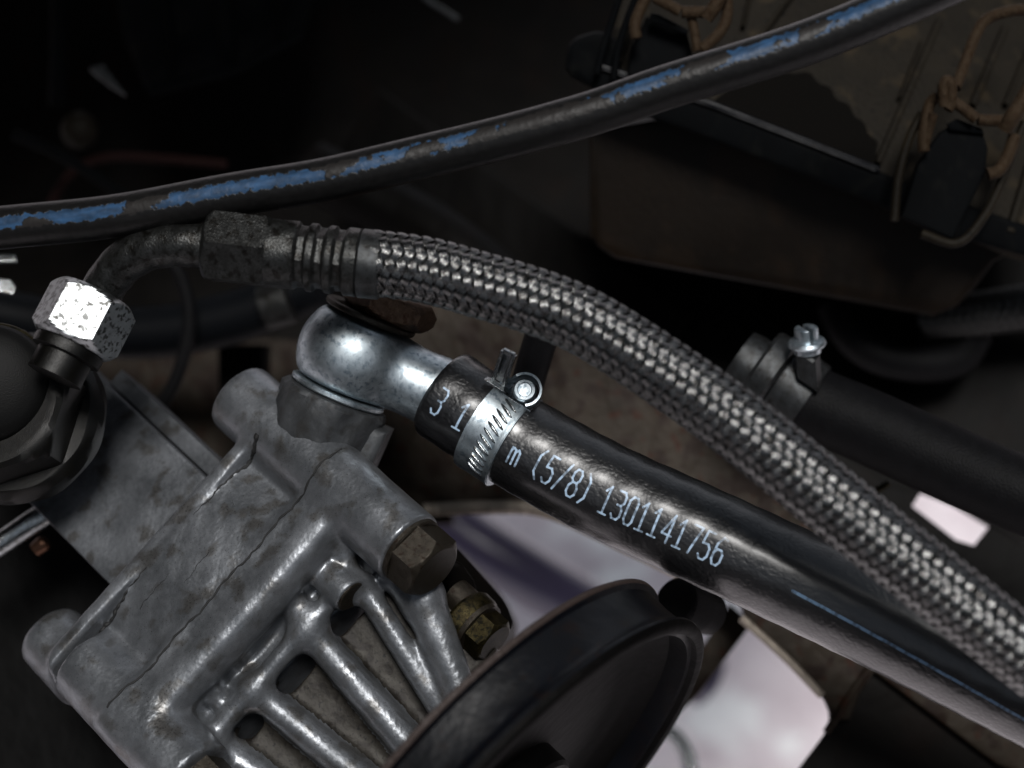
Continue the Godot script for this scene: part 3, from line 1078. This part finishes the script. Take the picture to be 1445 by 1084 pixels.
func build_filler() -> void:
	var ax := dirc(0.14, 0.12, 0.95)
	var c := at(6, 575, 45.6)
	var t := thing("filler_cap", "glossy black domed cap on a brown oily brass collar at the pump's neck", "cap", c)
	var tilt := dirc(-0.15, 0.29, 0.95)
	part("collar", turned(c - tilt * 12.0 * MM, tilt, [[0, 0], [0, 23.0], [3.0, 23.4], [5.0, 22.8], [6.5, 21.6], [7.0, 21.0]] + [[7.2, 20.4], [8.0, 20.7], [15.0, 20.5], [16.5, 19.6], [18.0, 18.4], [19.0, 16.9], [19.2, 15.0], [19.0, 0]], 96, func(th, h, r): return minf(r, hexr(th + 0.2, 18.0)) if h > 7.1 else r + 0.2 * sin(th * 9.0 + h)), "oiled_brass", t, 28.0)
	var cc := at(-11, 543, 45.1)
	part("rim_ring", turned(cc, ax, [[0, 13.0], [0.0, 15.4], [0.9, 16.0], [1.8, 15.6], [2.2, 14.6]], 72), "brass", t, 60.0)
	part("dome", turned(cc + ax * 1.6 * MM, ax, [[0, 0], [0, 14.6], [1.0, 15.1], [3.0, 14.9], [4.6, 13.8], [5.8, 11.6], [6.6, 8.0], [7.0, 4.0], [7.1, 0]], 64), "gloss_plastic", t, 60.0)

func build_pulley() -> void:
	var ax := dirc(0.779, -0.668, 0.45)
	var c := at(752.9, 1158.8, 43.9)
	var t := thing("pulley", "large black painted belt pulley with rusty edges in front of the ribbed pump housing", "pulley", c)
	var R := 62.9
	part("rim", turned(c - ax * 18.2 * MM, ax, [[1.9, R - 6.0], [1.9, R - 0.3], [2.8, R - 1.5], [8.0, R - 1.8], [12.6, R - 1.6], [14.0, R - 1.2], [15.2, R + 0.1], [16.0, R + 0.2], [16.0, R - 5.0], [1.9, R - 6.0]], 144), "pulley_paint", t)
	part("rear_edge", turned(c - ax * 18.2 * MM, ax, [[0.0, R - 6.0], [0.0, R - 0.8], [0.6, R], [1.5, R], [1.9, R - 0.3], [1.9, R - 6.0]], 144), "edge_rust", t)
	part("rim_lip", turned(c - ax * 2.3 * MM, ax, [[0.0, R - 4.0], [0.0, R + 0.15], [1.2, R], [2.0, R - 0.7], [2.4, R - 1.8], [1.8, R - 3.2], [-6.0, R - 4.8]], 144), "pulley_rust", t, 50.0)
	part("web", turned(c - ax * 18.2 * MM, ax, [[5.0, 16.0], [4.0, 30.0], [3.0, 44.0], [4.0, R - 10.0], [9.0, R - 4.6], [10.6, R - 4.6], [6.6, R - 10.2], [6.0, 44.0], [7.0, 30.0], [8.0, 16.0]], 96), "pulley_rust", t)
	part("hub", turned(c - ax * 24.0 * MM, ax, [[0, 0], [0, 16.4], [20.0, 16.4], [21.0, 15.6], [21.0, 8.0], [24.0, 7.6], [24.0, 0]], 48), "pulley_rust", t)

func build_bracket() -> void:
	# dark stack of ears and a brassy bolt between the pump and the gap
	var n := (hv * 0.75 + hw * 0.6).normalized()
	var o := at(665, 840, 46.9)
	var t := thing("mounting_bracket", "dark oily steel bracket with ears behind the pump's ribs, above the pulley", "bracket", o)
	part("plate", plate([[586, 772], [612, 752], [640, 768], [690, 822], [716, 852], [728, 884], [706, 900], [668, 892], [640, 872], [618, 836], [600, 806]], o, n, 5.0, 0.8, 1), "dark_metal", t)
	part("ear", plate([[622, 806], [648, 790], [676, 828], [664, 852], [640, 846]], at(650, 820, 46.2), n, 3.4, 0.8, 1), "dark_metal", t)
	part("stud", turned(at(642, 838, 46.2), hv, [[0, 0], [0, 4.4], [5.0, 4.4], [5.6, 3.9], [5.6, 0]], 28), "old_bolt", t)
	var q := thing("bracket_bolt", "brassy hexagon bolt with washer in the bracket just above the pulley rim", "bolt", at(664, 880, 46.0))
	part("flange_washer", turned(at(652, 872, 46.2), hv, [[0, 0], [0, 8.4], [1.0, 9.0], [4.0, 8.8], [6.0, 7.6], [6.4, 6.0], [6.4, 0]], 40), "brass", q)
	part("hex_head", hexagon(at(676, 887, 45.7), hv, 5.6, 6.0, false, 0.0, hw.rotated(hv, 0.5)), "brass", q, 25.0)
	part("spring_washer", turned(at(672, 884, 45.75), hv, [[0, 0], [0, 7.4], [1.4, 7.4], [1.4, 0]], 32), "old_bolt", q)

# ------------------------------------------------------------------ the air filter box, at the upper right
func wire(t: Node, called: String, a: Array, r_px: float, m := "rusty_wire") -> MeshInstance3D:
	var p := spline(pxs(a), 8)
	return part(called, tube(p, 1.4 * r_px * K * a[0][2] * CM, 14), m, t, 60.0)

func build_filter_box() -> void:
	var e1 := (at(1240, 240, 51.0) - at(1010, 150, 51.0)).normalized()
	var n := (dirc(0.1, -0.25, 0.96) - e1 * e1.dot(dirc(0.1, -0.25, 0.96))).normalized()    # front of the lower half
	var nl := (dirc(-0.10, 0.42, 0.88) - e1 * e1.dot(dirc(-0.10, 0.42, 0.88))).normalized() # the lid leans away
	var o := at(1120, 200, 51.0)
	var t := thing("air_filter_box", "dusty black air filter box with a ribbed lid and wire latches, under the striped hose", "air filter box", at(1120, 440, 53.0))
	var lo := o - n * 0.012
	var case_part := part("lower_case", plate([[832, 182], [1010, 150], [1250, 240], [1460, 310], [1438, 352], [1404, 372], [1380, 405], [1352, 434], [1318, 448], [1100, 408], [900, 372], [868, 366], [842, 348], [832, 330]], lo, n, 90.0, 2.6), "brown_plastic", t)
	case_part.set_meta("label", "smooth brown black lower half")
	part("mould_seam", plate([[833, 190], [836, 190], [836, 340], [833, 334]], lo + n * 0.0012, n, 2.0, 0.3), "brown_plastic", t)
	# lid: flat upper surface with a raised rim strip along its lower edge
	var lidp := o + nl * 0.002
	part("lid", plate([[846, 128], [880, -30], [905, -90], [1560, -90], [1560, 372], [1450, 338], [1240, 247], [1010, 157], [880, 108]], lidp, nl, 14.0, 1.4), "dusty_plastic", t)
	part("rim", plate([[842, 96], [1010, 152], [1242, 242], [1285, 262], [1460, 322], [1460, 366], [1290, 318], [1245, 292], [1000, 196], [832, 136]], o + n * 0.006, n, 12.0, 1.6), "black_plastic", t)
	part("rim_lip", plate([[846, 88], [1010, 144], [1244, 236], [1242, 247], [1008, 156], [842, 99]], o + n * 0.0072, n, 4.0, 1.6), "pulley_paint", t)
	# dark stain on the lid, shown by an added thin black plate
	part("stain_patch", plate([[1000, 146], [1040, 118], [1090, 96], [1120, 104], [1142, 100], [1156, 118], [1172, 122], [1180, 140], [1198, 146], [1206, 164], [1220, 172], [1226, 190], [1240, 200], [1236, 216], [1244, 226], [1236, 238], [1130, 196]], lidp + nl * 0.0004, nl, 0.6, 0.15, 1), "stain_black", t)
	# ribs on the lid
	for q in [[1325, 30, 1238, 232, 9.0], [1300, 60, 1268, 140, 4.0], [1418, 40, 1372, 150, 10.0], [1452, 70, 1418, 150, 8.0], [1462, 205, 1424, 330, 12.0], [1120, -10, 1060, 70, 7.0], [1060, -10, 1048, 40, 6.0], [906, -10, 872, 90, 9.0]]:
		var a := on_plane(q[0], q[1], lidp + nl * 0.0014, nl)
		var c := on_plane(q[2], q[3], lidp + nl * 0.0014, nl)
		var d := (c - a).normalized()
		part("lid_rib", block((a + c) / 2, d, nl.cross(d), nl, Vector3(a.distance_to(c) / 2 / MM, q[4] * 0.1, 1.6), 0.6), "dusty_plastic", t)
	# lug at the far corner, and the curved frame of the far latch
	part("corner_lug", plate([[800, 66], [812, 52], [846, 42], [880, 60], [872, 124], [846, 130], [796, 104]], o + n * 0.004, n, 16.0, 2.0, 1), "black_plastic", t)
	for q in [[[880, -20], [866, 22], [852, 66], [842, 104]], [[902, -14], [886, 26], [872, 70], [866, 112]]]:
		var pts := []
		for k in q:
			pts.append(on_plane(k[0], k[1], o + n * 0.0095, n))
		part("latch_frame", tube(spline(pts, 8), 0.0011, 14), "black_plastic", t, 60.0)
	latch(t, o + n * 0.015, n, [[1352, 170], [1386, 183], [1395, 209], [1391, 245], [1345, 338], [1272, 305], [1296, 230], [1327, 186]],
		[[1338, 176], [1352, 168], [1386, 181], [1390, 190], [1340, 184]], [[[1301, 160], [1283, 196], [1268, 250], [1262, 312]], [[1446, 172], [1420, 240], [1392, 300], [1352, 343], [1300, 330]]], 49.4)
	latch(t, o + n * 0.012, n, [[912, 22], [970, 46], [978, 78], [962, 108], [930, 122], [884, 106], [890, 66]],
		[[918, 18], [930, 20], [972, 42], [970, 50], [916, 28]], [], 49.8)
	var d := 49.0
	# rusty wire bails of the near latch
	wire(t, "bail_wire", [[1304, 214, d], [1303, 196, d], [1307, 168, d], [1313, 146, d], [1326, 136, d - 0.2], [1334, 140, d - 0.4]], 6.0)
	wire(t, "bail_wire", [[1318, 160, d - 0.2], [1310, 186, d], [1304, 208, d]], 5.0)
	wire(t, "bail_loop", [[1333, 150, d - 0.5], [1331, 122, d - 0.6], [1337, 113, d - 0.6], [1343, 122, d - 0.6], [1342, 146, d - 0.5], [1337, 155, d - 0.5]], 5.5)
	wire(t, "bail_wire", [[1341, 140, d - 0.2], [1358, 152, d - 0.3], [1378, 168, d - 0.3]], 6.0)
	wire(t, "bail_wire", [[1380, 169, d - 0.2], [1400, 170, d - 0.2], [1420, 170, d - 0.2]], 6.2)
	wire(t, "bail_wire", [[1418, 182, d - 0.2], [1428, 166, d - 0.4], [1440, 148, d - 0.4], [1460, 112, d - 0.4]], 8.5)
	wire(t, "bail_wire", [[1432, 190, d], [1424, 216, d], [1410, 240, d - 0.1], [1394, 246, d - 0.1]], 6.5)
	wire(t, "long_wire", [[1348, 124, d - 0.2], [1358, 100, d], [1376, 52, d + 0.1], [1392, 28, d + 0.1], [1424, 16, d], [1470, 12, d]], 6.0)
	# and of the far latch
	d = 49.2
	wire(t, "bail_wire", [[898, 54, d], [896, 34, d], [906, 8, d], [918, -14, d]], 6.0)
	wire(t, "bail_wire", [[924, -4, d - 0.3], [942, 6, d - 0.3], [960, 16, d - 0.3]], 6.0)
	wire(t, "bail_wire", [[962, 17, d - 0.2], [982, 17, d - 0.2], [1002, 17, d - 0.2]], 6.2)
	wire(t, "bail_wire", [[996, 26, d - 0.3], [1008, 10, d - 0.4], [1020, -12, d - 0.4]], 7.5)
	wire(t, "bail_wire", [[1026, -6, d], [1025, 26, d], [1012, 50, d], [990, 70, d]], 6.0)
	wire(t, "bail_wire", [[974, 20, d], [980, 44, d], [984, 72, d]], 5.0)

func latch(t: Node, o: Vector3, n: Vector3, outline: Array, lip: Array, frame: Array, d: float) -> void:
	var l := part("latch", plate(outline, o, (n + ry * 0.15).normalized(), 5.0, 1.0), "black_plastic", t)
	part("latch_lip", plate(lip, o + n * 0.0012, n, 3.0, 0.5), "black_plastic", l)
	for q in frame:
		var pts := []
		for k in q:
			pts.append([k[0], k[1], d])
		part("latch_frame", tube(spline(pxs(pts), 8), 0.0013, 14), "dusty_plastic", l, 60.0)

# ------------------------------------------------------------------ what lies behind
func build_right_hose() -> void:
	var line := spline(pxs([[1085, 528, 49.4], [1140, 566, 49.2], [1220, 600, 48.8], [1330, 650, 48.2], [1445, 700, 47.6], [1600, 762, 47.0]]), 10)
	single("heater_hose", tube(line, 0.0103, 48), "black_rubber", "plain matt black hose clamped to a pipe stub behind the braided hose", "hose", "", -1.0)
	var ax := (at(1140, 566, 49.2) - at(1085, 528, 49.4)).normalized()
	var c := at(1118, 551, 49.3)
	var t := thing("dull_hose_clamp", "dull grey hose clamp with an upright slotted screw on the plain black hose", "hose clamp", c)
	part("band", turned(c - ax * 3.5 * MM, ax, [[-1.0, 10.4], [-1.0, 11.3], [-0.4, 11.5], [8.0, 11.5], [8.6, 11.3], [8.6, 10.4]], 56), "dull_steel", t)
	part("band_step", turned(c - ax * 12.0 * MM, ax, [[0, 9.0], [0, 11.0], [1.0, 11.8], [6.0, 12.0], [7.0, 11.0], [7.0, 10.0]], 56), "dull_steel", t)
	var sx := dirc(-0.12, 0.93, 0.36)
	var so := at(1140, 505, 47.9)
	part("screw_block", block(so - sx * 2.5 * MM, sx, ax, sx.cross(ax).normalized(), Vector3(4.6, 3.4, 3.0), 0.8), "dull_steel", t)
	part("screw_head", turned(so + sx * 1.6 * MM, sx, [[0, 0], [0, 3.6], [1.6, 3.6], [2.0, 5.0], [2.6, 5.2], [3.4, 4.8], [3.8, 3.3], [3.8, 0]], 40), "zinc", t)
	var side := (dirc(0.25, 0.0, 1.0) - sx * sx.dot(dirc(0.25, 0.0, 1.0))).normalized()
	var acr := sx.cross(side)
	for k in [-1.0, 1.0]:
		var half := MB.new()
		var poly := PackedVector2Array()
		for i in 13:
			var f := -PI / 2 + PI * i / 12.0
			poly.append(Vector2(0.55 + 2.5 * cos(f) * 1.05, 3.1 * sin(f)))
		half = prism(poly, so + sx * 8.8 * MM, acr * k, side, sx, 4.0, 0.5)
		part("slotted_head", half, "zinc", t)
	part("pipe_stub", turned(at(1040, 505, 49.7), ax, [[0, 0], [0, 8.6], [3.0, 9.2], [14.0, 9.2], [14.0, 0]], 40), "dull_steel", t)
	# second braided hose, farther back, its shade put into a darker steel
	var q := thing("far_braided_hose", "braided hose with shade put into its colour, half hidden beyond the corner of the filter box", "hose", at(1400, 440, 56.0))
	braid(q, spline(pxs([[1300, 452, 56.6], [1372, 444, 56.2], [1445, 434, 55.8], [1560, 420, 55.4]]), 10), 0.0066, 8, 0.0029, "shaded_braid")
	single("coiled_pipe", tube(spline(pxs([[1180, 430, 57.0], [1200, 470, 56.6], [1240, 500, 56.4], [1300, 512, 56.4], [1350, 505, 56.6], [1375, 470, 57.0]]), 8), 0.0062, 24), "black_rubber", "dark curled pipe in the shade under the filter box", "pipe", "", -1.0)
	single("vacuum_hose", tube(spline(pxs([[726, 592, 48.6], [742, 548, 48.4], [757, 498, 48.0], [775, 440, 47.6]]), 8), 0.0046, 28), "black_rubber", "short dark hose standing behind the bright hose clamp", "hose", "", -1.0)

func build_panels() -> void:
	# pressed inner panel with the openings through which the ground shows
	var n := dirc(-0.05, 0.16, 0.98)
	var o := at(900, 700, 53.0)
	var t := thing("pressed_bodywork", "dirty beige sheet metal panel with rust spots and openings, behind the printed hose", "car panel", o)
	var strips := {
		"upper_web": [[505, 455], [560, 425], [700, 430], [860, 480], [1000, 560], [1130, 640], [1280, 752], [1310, 790], [1500, 960], [1500, 1110], [1410, 1080], [1240, 952], [1130, 892], [1000, 826], [900, 776], [772, 724], [700, 718], [600, 722], [505, 640]],
		"lower_web": [[1040, 838], [1150, 892], [1240, 940], [1212, 980], [1200, 1016], [1171, 1016], [1171, 1009], [1169, 999], [1162, 986], [1148, 972], [1056, 886]],
		"corner_web": [[1246, 930], [1500, 1090], [1500, 1240], [1020, 1240], [1086, 1140], [1124, 1090], [1150, 1056], [1163, 1038], [1169, 1026], [1171, 1014], [1170, 1004], [1166, 994], [1206, 970]],
		"strut": [[1030, 852], [1062, 880], [985, 982], [955, 1010], [945, 985]],
	}
	for k in strips:
		var front := o
		if k == "corner_web":
			front = o - n * 0.004
		if k == "strut":
			front = o - n * 0.03
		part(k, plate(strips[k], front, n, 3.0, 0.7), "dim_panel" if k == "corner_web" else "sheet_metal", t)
	part("rolled_edge", tube(spline([on_plane(598, 720, o + n * 0.001, n), on_plane(690, 716, o + n * 0.001, n), on_plane(772, 722, o + n * 0.001, n), on_plane(880, 770, o + n * 0.001, n), on_plane(1000, 828, o + n * 0.001, n)], 8), 0.0022, 14), "lit_edge", t, 60.0)
	part("rolled_edge", tube(spline([on_plane(1046, 872, o + n * 0.001, n), on_plane(1110, 930, o + n * 0.001, n), on_plane(1160, 982, o + n * 0.001, n)], 6), 0.0012, 12), "lit_edge", t, 60.0)
	part("weld_seam", tube(spline([on_plane(1226, 944, o + n * 0.001, n), on_plane(1198, 984, o + n * 0.001, n), on_plane(1166, 1034, o + n * 0.001, n)], 6), 0.0012, 10), "sheet_metal", t, 60.0)
	# wing side beyond it: olive brown
	var w := thing("inner_wing", "olive brown painted inner wing in shade behind the plain black hose", "car panel", at(1200, 560, 60.0))
	var wn := dirc(-0.15, 0.25, 0.95)
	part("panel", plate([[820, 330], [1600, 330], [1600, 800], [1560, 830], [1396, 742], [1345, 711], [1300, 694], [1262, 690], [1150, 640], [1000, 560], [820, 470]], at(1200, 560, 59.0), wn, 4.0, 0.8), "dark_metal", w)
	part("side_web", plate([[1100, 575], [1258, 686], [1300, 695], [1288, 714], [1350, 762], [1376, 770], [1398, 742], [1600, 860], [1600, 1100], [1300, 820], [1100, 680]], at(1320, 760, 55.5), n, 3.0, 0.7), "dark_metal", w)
	var sp := PackedVector3Array()
	for i in 40:
		var f := i / 39.0
		var c := at(lerpf(1236, 1254, f), lerpf(693, 682, f), 50.6)
		sp.append(c + (rz * cos(f * TAU * 3.0) + dirc(0.4, 0.9, 0) * sin(f * TAU * 3.0)) * 0.0011)
	single("small_spring", tube(sp, 0.0005, 8), "brass", "tiny brass coloured spring end beside the braided hose, near the white opening", "spring", "", 60.0)
	# diagonal tubes of the body, out of focus beyond the ferrule
	single("body_tube", tube(spline(pxs([[440, 240, 62.0], [560, 300, 61.0], [640, 350, 60.0], [740, 430, 59.0], [860, 520, 58.0]]), 6), 0.0105, 24), "dark_metal", "brown dusty tube slanting behind the start of the braided hose", "tube", "", -1.0)
	single("body_channel", block(at(720, 330, 62.0), (at(860, 420, 61.0) - at(600, 230, 63.0)).normalized(), dirc(0.55, 0.83, 0.1), dirc(-0.1, 0.1, 1.0), Vector3(70, 14, 5), 2.0), "dark_metal", "dark slanting channel between the brown tube and the filter box", "channel")

func build_surroundings() -> void:
	# unseen bonnet, wings and front panel, added to shade the bay from the sky
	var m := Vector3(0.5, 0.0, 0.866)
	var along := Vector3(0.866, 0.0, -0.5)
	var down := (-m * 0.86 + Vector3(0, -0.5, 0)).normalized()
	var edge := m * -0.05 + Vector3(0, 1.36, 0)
	single("shade_bonnet", block(edge + down * 0.5 - along * 0.5, along, down, along.cross(down), Vector3(800, 500, 8), 4.0), "black_metal", "unseen raised bonnet, added to shade the back of the engine bay", "bonnet")
	single("shade_far_wing", block(Vector3(-0.52, 0.92, 0), Vector3.BACK, Vector3.UP, Vector3.RIGHT, Vector3(600, 260, 8), 4.0), "black_metal", "unseen far wing beyond the pump, added to keep out side light", "wing")
	single("shade_near_wing", block(Vector3(0.5, 0.92, 0), Vector3.BACK, Vector3.UP, Vector3.RIGHT, Vector3(600, 240, 8), 4.0), "black_metal", "unseen near wing beyond the filter box, added to keep out side light", "wing")
	single("shade_front_panel", block(Vector3(0, 0.80, 0.50), Vector3.RIGHT, Vector3.UP, Vector3.BACK, Vector3(520, 200, 8), 4.0), "black_metal", "unseen front panel by the radiator, added to keep out low sky light", "car panel")

func build_background() -> void:
	var n := dirc(0.05, 0.3, 0.95)
	single("bulkhead", plate([[-400, -320], [1700, -320], [1700, 420], [900, 520], [560, 560], [-400, 420]], at(600, 150, 70.0), n, 6.0, 1.0), "dim_panel", "dark brown sheet metal bulkhead deep behind the hoses", "car panel")
	single("engine_block", plate([[-300, 640], [-120, 600], [180, 690], [420, 700], [560, 700], [640, 770], [705, 850], [700, 920], [560, 1300], [-300, 1300]], at(300, 900, 52.5), dirc(-0.1, 0.2, 0.97), 60.0, 4.0, 1), "black_metal", "black oily engine block in the dark under the pump", "engine")
	# upper left: a black ribbed case, its bright clip, a cap, a pipe
	var t := thing("battery_case", "black ribbed plastic case in the dark beyond the striped hose", "case", at(300, 130, 60.0))
	var cn := dirc(0.1, -0.55, 0.83)
	part("front", plate([[150, -60], [460, -60], [432, 42], [330, 100], [205, 130], [176, 60]], at(320, 40, 60.0), cn, 60.0, 2.0), "black_plastic", t)
	part("corner_rib", plate([[296, -60], [318, -60], [332, 60], [330, 98], [312, 96], [306, 40]], at(320, 40, 59.6), cn, 6.0, 1.0), "black_plastic", t)
	part("base_lip", plate([[205, 128], [330, 98], [432, 42], [428, 56], [332, 108], [214, 138]], at(320, 60, 59.3), cn, 5.0, 1.0), "black_plastic", t)
	part("rib", plate([[226, -60], [232, -60], [246, 112], [240, 114]], at(320, 40, 59.6), cn, 5.0, 0.8), "black_plastic", t)
	part("rib", plate([[392, -60], [398, -60], [398, 60], [392, 64]], at(320, 40, 59.6), cn, 5.0, 0.8), "black_plastic", t)
	single("clip", plate([[126, 96], [146, 89], [152, 100], [178, 134], [160, 124], [136, 106]], at(150, 110, 57.0), dirc(0.2, 0.5, 0.8), 1.2, 0.3), "dull_steel", "pointed pale steel clip hanging in the dark beside the ribbed black case", "clip")
	single("bright_edge", block(at(622, 12, 60.0), (at(645, 26, 60.0) - at(598, -4, 60.0)).normalized(), dirc(0.5, 0.8, 0.2), dirc(-0.3, 0.2, 0.9), Vector3(7.0, 0.8, 0.6), 0.2), "dull_steel", "thin pale metal edge high up in front of the bulkhead", "trim")
	single("round_knob", ball(at(112, 184, 60.0), Vector3(6.4, 6.4, 5.0) * MM, rx, ry, rz, 24), "dusty_plastic", "small round dusty knob in the dark above the striped hose", "knob", "", -1.0)
	single("upright_pipe", tube(spline(pxs([[84, -40, 60.0], [84, 60, 60.0], [80, 150, 60.4]]), 8), 0.0030, 20), "black_plastic", "thin upright black pipe in the far dark corner", "pipe", "", -1.0)
	single("thin_cable", tube(spline(pxs([[20, 190, 58.0], [70, 212, 57.6], [120, 240, 57.2], [176, 278, 56.8]]), 8), 0.0018, 14), "black_plastic", "thin black cable sloping down towards the striped hose", "cable", "", -1.0)
	single("red_wire", tube(spline(pxs([[70, 290, 60.0], [100, 244, 60.0], [150, 222, 60.0], [230, 224, 60.0], [320, 232, 60.0]]), 8), 0.0016, 12), "red_cable", "faint red wire in the dark behind the striped hose", "wire", "", -1.0)
	# between the striped hose and the pump
	var l := thing("bent_cable", "thin black cable bent in an arc behind the elbow pipe", "cable", at(225, 580, 55.0))
	part("cable", tube(spline(pxs([[225, 350, 55.0], [252, 385, 55.0], [266, 430, 55.0], [264, 480, 55.0], [250, 530, 55.0], [228, 572, 55.0], [205, 604, 55.2]]), 8), 0.0021, 18), "black_rubber", l, -1.0)
	part("grommet", turned(at(228, 570, 55.0), (at(200, 612, 55.3) - at(228, 570, 55.0)).normalized(), [[0, 0], [0, 3.6], [2.0, 4.2], [6.0, 4.2], [7.0, 3.4], [12.0, 3.2], [12.0, 0]], 24), "black_rubber", l)
	single("dark_hose", tube(spline(pxs([[-60, 430, 57.5], [60, 456, 57.5], [200, 470, 57.0], [330, 448, 56.5], [450, 400, 56.0]]), 8), 0.0085, 28), "blue_hose", "dark blue black hose crossing behind the union nut", "hose", "", -1.0)
	single("metal_sleeve", turned(at(372, 436, 55.4), dirc(0.94, 0.3, 0.1), [[0, 0], [0, 7.0], [6.0, 7.4], [9.0, 7.4], [9.0, 0]], 32), "oily_steel", "dull metal sleeve on the dark hose behind the crimped fitting", "sleeve")
	single("lower_panel", plate([[120, 470], [420, 480], [640, 560], [640, 740], [300, 760], [120, 700]], at(330, 620, 63.0), dirc(0, 0.2, 0.97), 3.0, 0.6), "sheet_metal", "dim brownish panel deep down between the pump and the elbow pipe", "car panel")
	single("red_block", block(at(345, 545, 60.0), rx, ry, rz, Vector3(8, 14, 8), 2.0), "pulley_rust", "dark rust red block in the shade behind the pump's upper boss", "block")
	var s := thing("chrome_pipe", "short bright pipe with a copper nut, left of the pump's neck", "pipe", at(20, 755, 49.0))
	part("pipe", tube(spline(pxs([[-60, 806, 49.0], [0, 768, 49.0], [44, 738, 49.0], [80, 716, 49.2]]), 6), 0.0034, 24), "bright_steel", s, -1.0)
	part("union", turned(at(50, 776, 49.5), dirc(0.75, 0.6, 0.1), [[0, 0], [0, 2.2], [3.0, 2.4], [4.0, 1.8], [4.0, 0]], 20), "copper", s)
	var e := thing("steel_tab", "small pale steel tab sticking out below the end of the striped hose", "tab", at(8, 385, 50.0))
	part("tab_plate", plate([[-30, 357], [22, 359], [24, 368], [-30, 370]], at(8, 364, 50.0), dirc(0.1, 0.5, 0.85), 1.5, 0.3), "bright_steel", e)
	part("tab_plate", plate([[-30, 388], [14, 394], [22, 404], [18, 414], [-30, 406]], at(8, 400, 50.0), dirc(0.1, 0.4, 0.9), 1.5, 0.3), "bright_steel", e)
	# seen through the openings
	single("violet_hose", tube(spline(pxs([[520, 640, 74.0], [640, 745, 74.0], [740, 810, 74.0], [860, 880, 75.0], [1000, 960, 76.0]]), 8), 0.0125, 32), "violet_hose", "smooth dark violet hose seen through the opening behind the pulley", "hose", "", -1.0)
	single("rubber_bush", turned(at(950, 850, 47.4), (at(1022, 872, 49.0) - at(950, 850, 47.4)).normalized(), [[0, 0], [0, 6.0], [1.5, 7.0], [9.0, 7.0], [11.0, 6.2], [16.0, 6.0], [16.0, 0]], 32), "black_rubber", "black rubber bush at the pulley's top edge, below the printed hose", "bush")
	var ring := PackedVector3Array()
	for i in 33:
		var f := TAU * i / 32.0
		ring.append(at(925, 1090, 64.0) + (rx * cos(f) * 0.013 + dirc(0, 0.95, -0.3) * sin(f) * 0.016))
	single("chrome_ring", tube(ring, 0.0032, 20, false), "bright_steel", "bright ring low down in the opening beside the pulley", "ring", "", -1.0)

func _ready() -> void:
	# the camera looks down into the bay
	var pitch := deg_to_rad(54.0)
	rx = Vector3.RIGHT
	rz = Vector3(0, sin(pitch), cos(pitch))
	ry = rz.cross(rx)
	eye = Vector3(0, 0.78, 0) + rz * 0.45
	var cam := Camera3D.new()
	cam.name = "camera"
	cam.transform = Transform3D(Basis(rx, ry, rz), eye)
	cam.keep_aspect = Camera3D.KEEP_HEIGHT
	var lens := CameraAttributesPhysical.new()
	lens.frustum_focal_length = 12.0 / (542.0 * K)
	lens.frustum_near = 0.02
	lens.frustum_far = 400.0
	lens.frustum_focus_distance = 0.447
	lens.exposure_aperture = 5.6
	cam.attributes = lens
	cam.fov = rad_to_deg(2.0 * atan(542.0 * K))
	cam.near = 0.02
	cam.far = 400.0
	add_child(cam)
	cam.current = true
	# overcast light from high above
	var env := Environment.new()
	env.background_mode = Environment.BG_SKY
	env.tonemap_mode = Environment.TONE_MAPPER_LINEAR
	env.tonemap_exposure = 1.28
	env.sdfgi_enabled = true
	env.ssao_enabled = true
	env.ssil_enabled = true
	var sky := Sky.new()
	var sm := ProceduralSkyMaterial.new()
	sm.sky_top_color = Color(0.40, 0.43, 0.47)
	sm.sky_horizon_color = Color(0.92, 0.93, 0.96)
	sm.sky_curve = 0.25
	sm.ground_horizon_color = Color(0.4, 0.38, 0.36)
	sm.ground_bottom_color = Color(0.3, 0.28, 0.26)
	sky.sky_material = sm
	env.sky = sky
	var we := WorldEnvironment.new()
	we.name = "sky"
	we.environment = env
	add_child(we)
	var sun := DirectionalLight3D.new()
	sun.name = "sun"
	sun.light_energy = 0.8
	sun.light_angular_distance = 17.0
	sun.light_color = Color(1.0, 0.99, 0.98)
	sun.shadow_enabled = true
	add_child(sun)
	sun.look_at_from_position(Vector3.ZERO, -dirc(0.06, 0.44, 0.90), Vector3.BACK)
	# the pump's axes
	hv = dirc(0.6966, -0.5553, 0.4543)
	hu = dirc(0.6588, 0.7458, -0.0986)
	hw = dirc(-0.2841, 0.368, 0.8854)
	ho = at(300, 760, 45.5)
	make_materials()
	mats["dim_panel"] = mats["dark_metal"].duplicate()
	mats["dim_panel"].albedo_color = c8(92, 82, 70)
	# large structure first
	var g := MB.new()
	for q in [[-150, 150], [150, 150], [150, -150], [-150, -150]]:
		g.add(Vector3(q[0], 0, q[1]), Vector2.ZERO)
	g.quad(0, 1, 2, 3)
	var ground := single("ground", g, "concrete", "", "")
	ground.set_meta("kind", "structure")
	build_surroundings()
	build_background()
	build_panels()
	build_filter_box()
	build_right_hose()
	build_pump()
	build_filler()
	build_bracket()
	build_pulley()
	build_banjo()
	build_printed_hose()
	build_clamp()
	build_striped_hose()
	build_braided_hose()
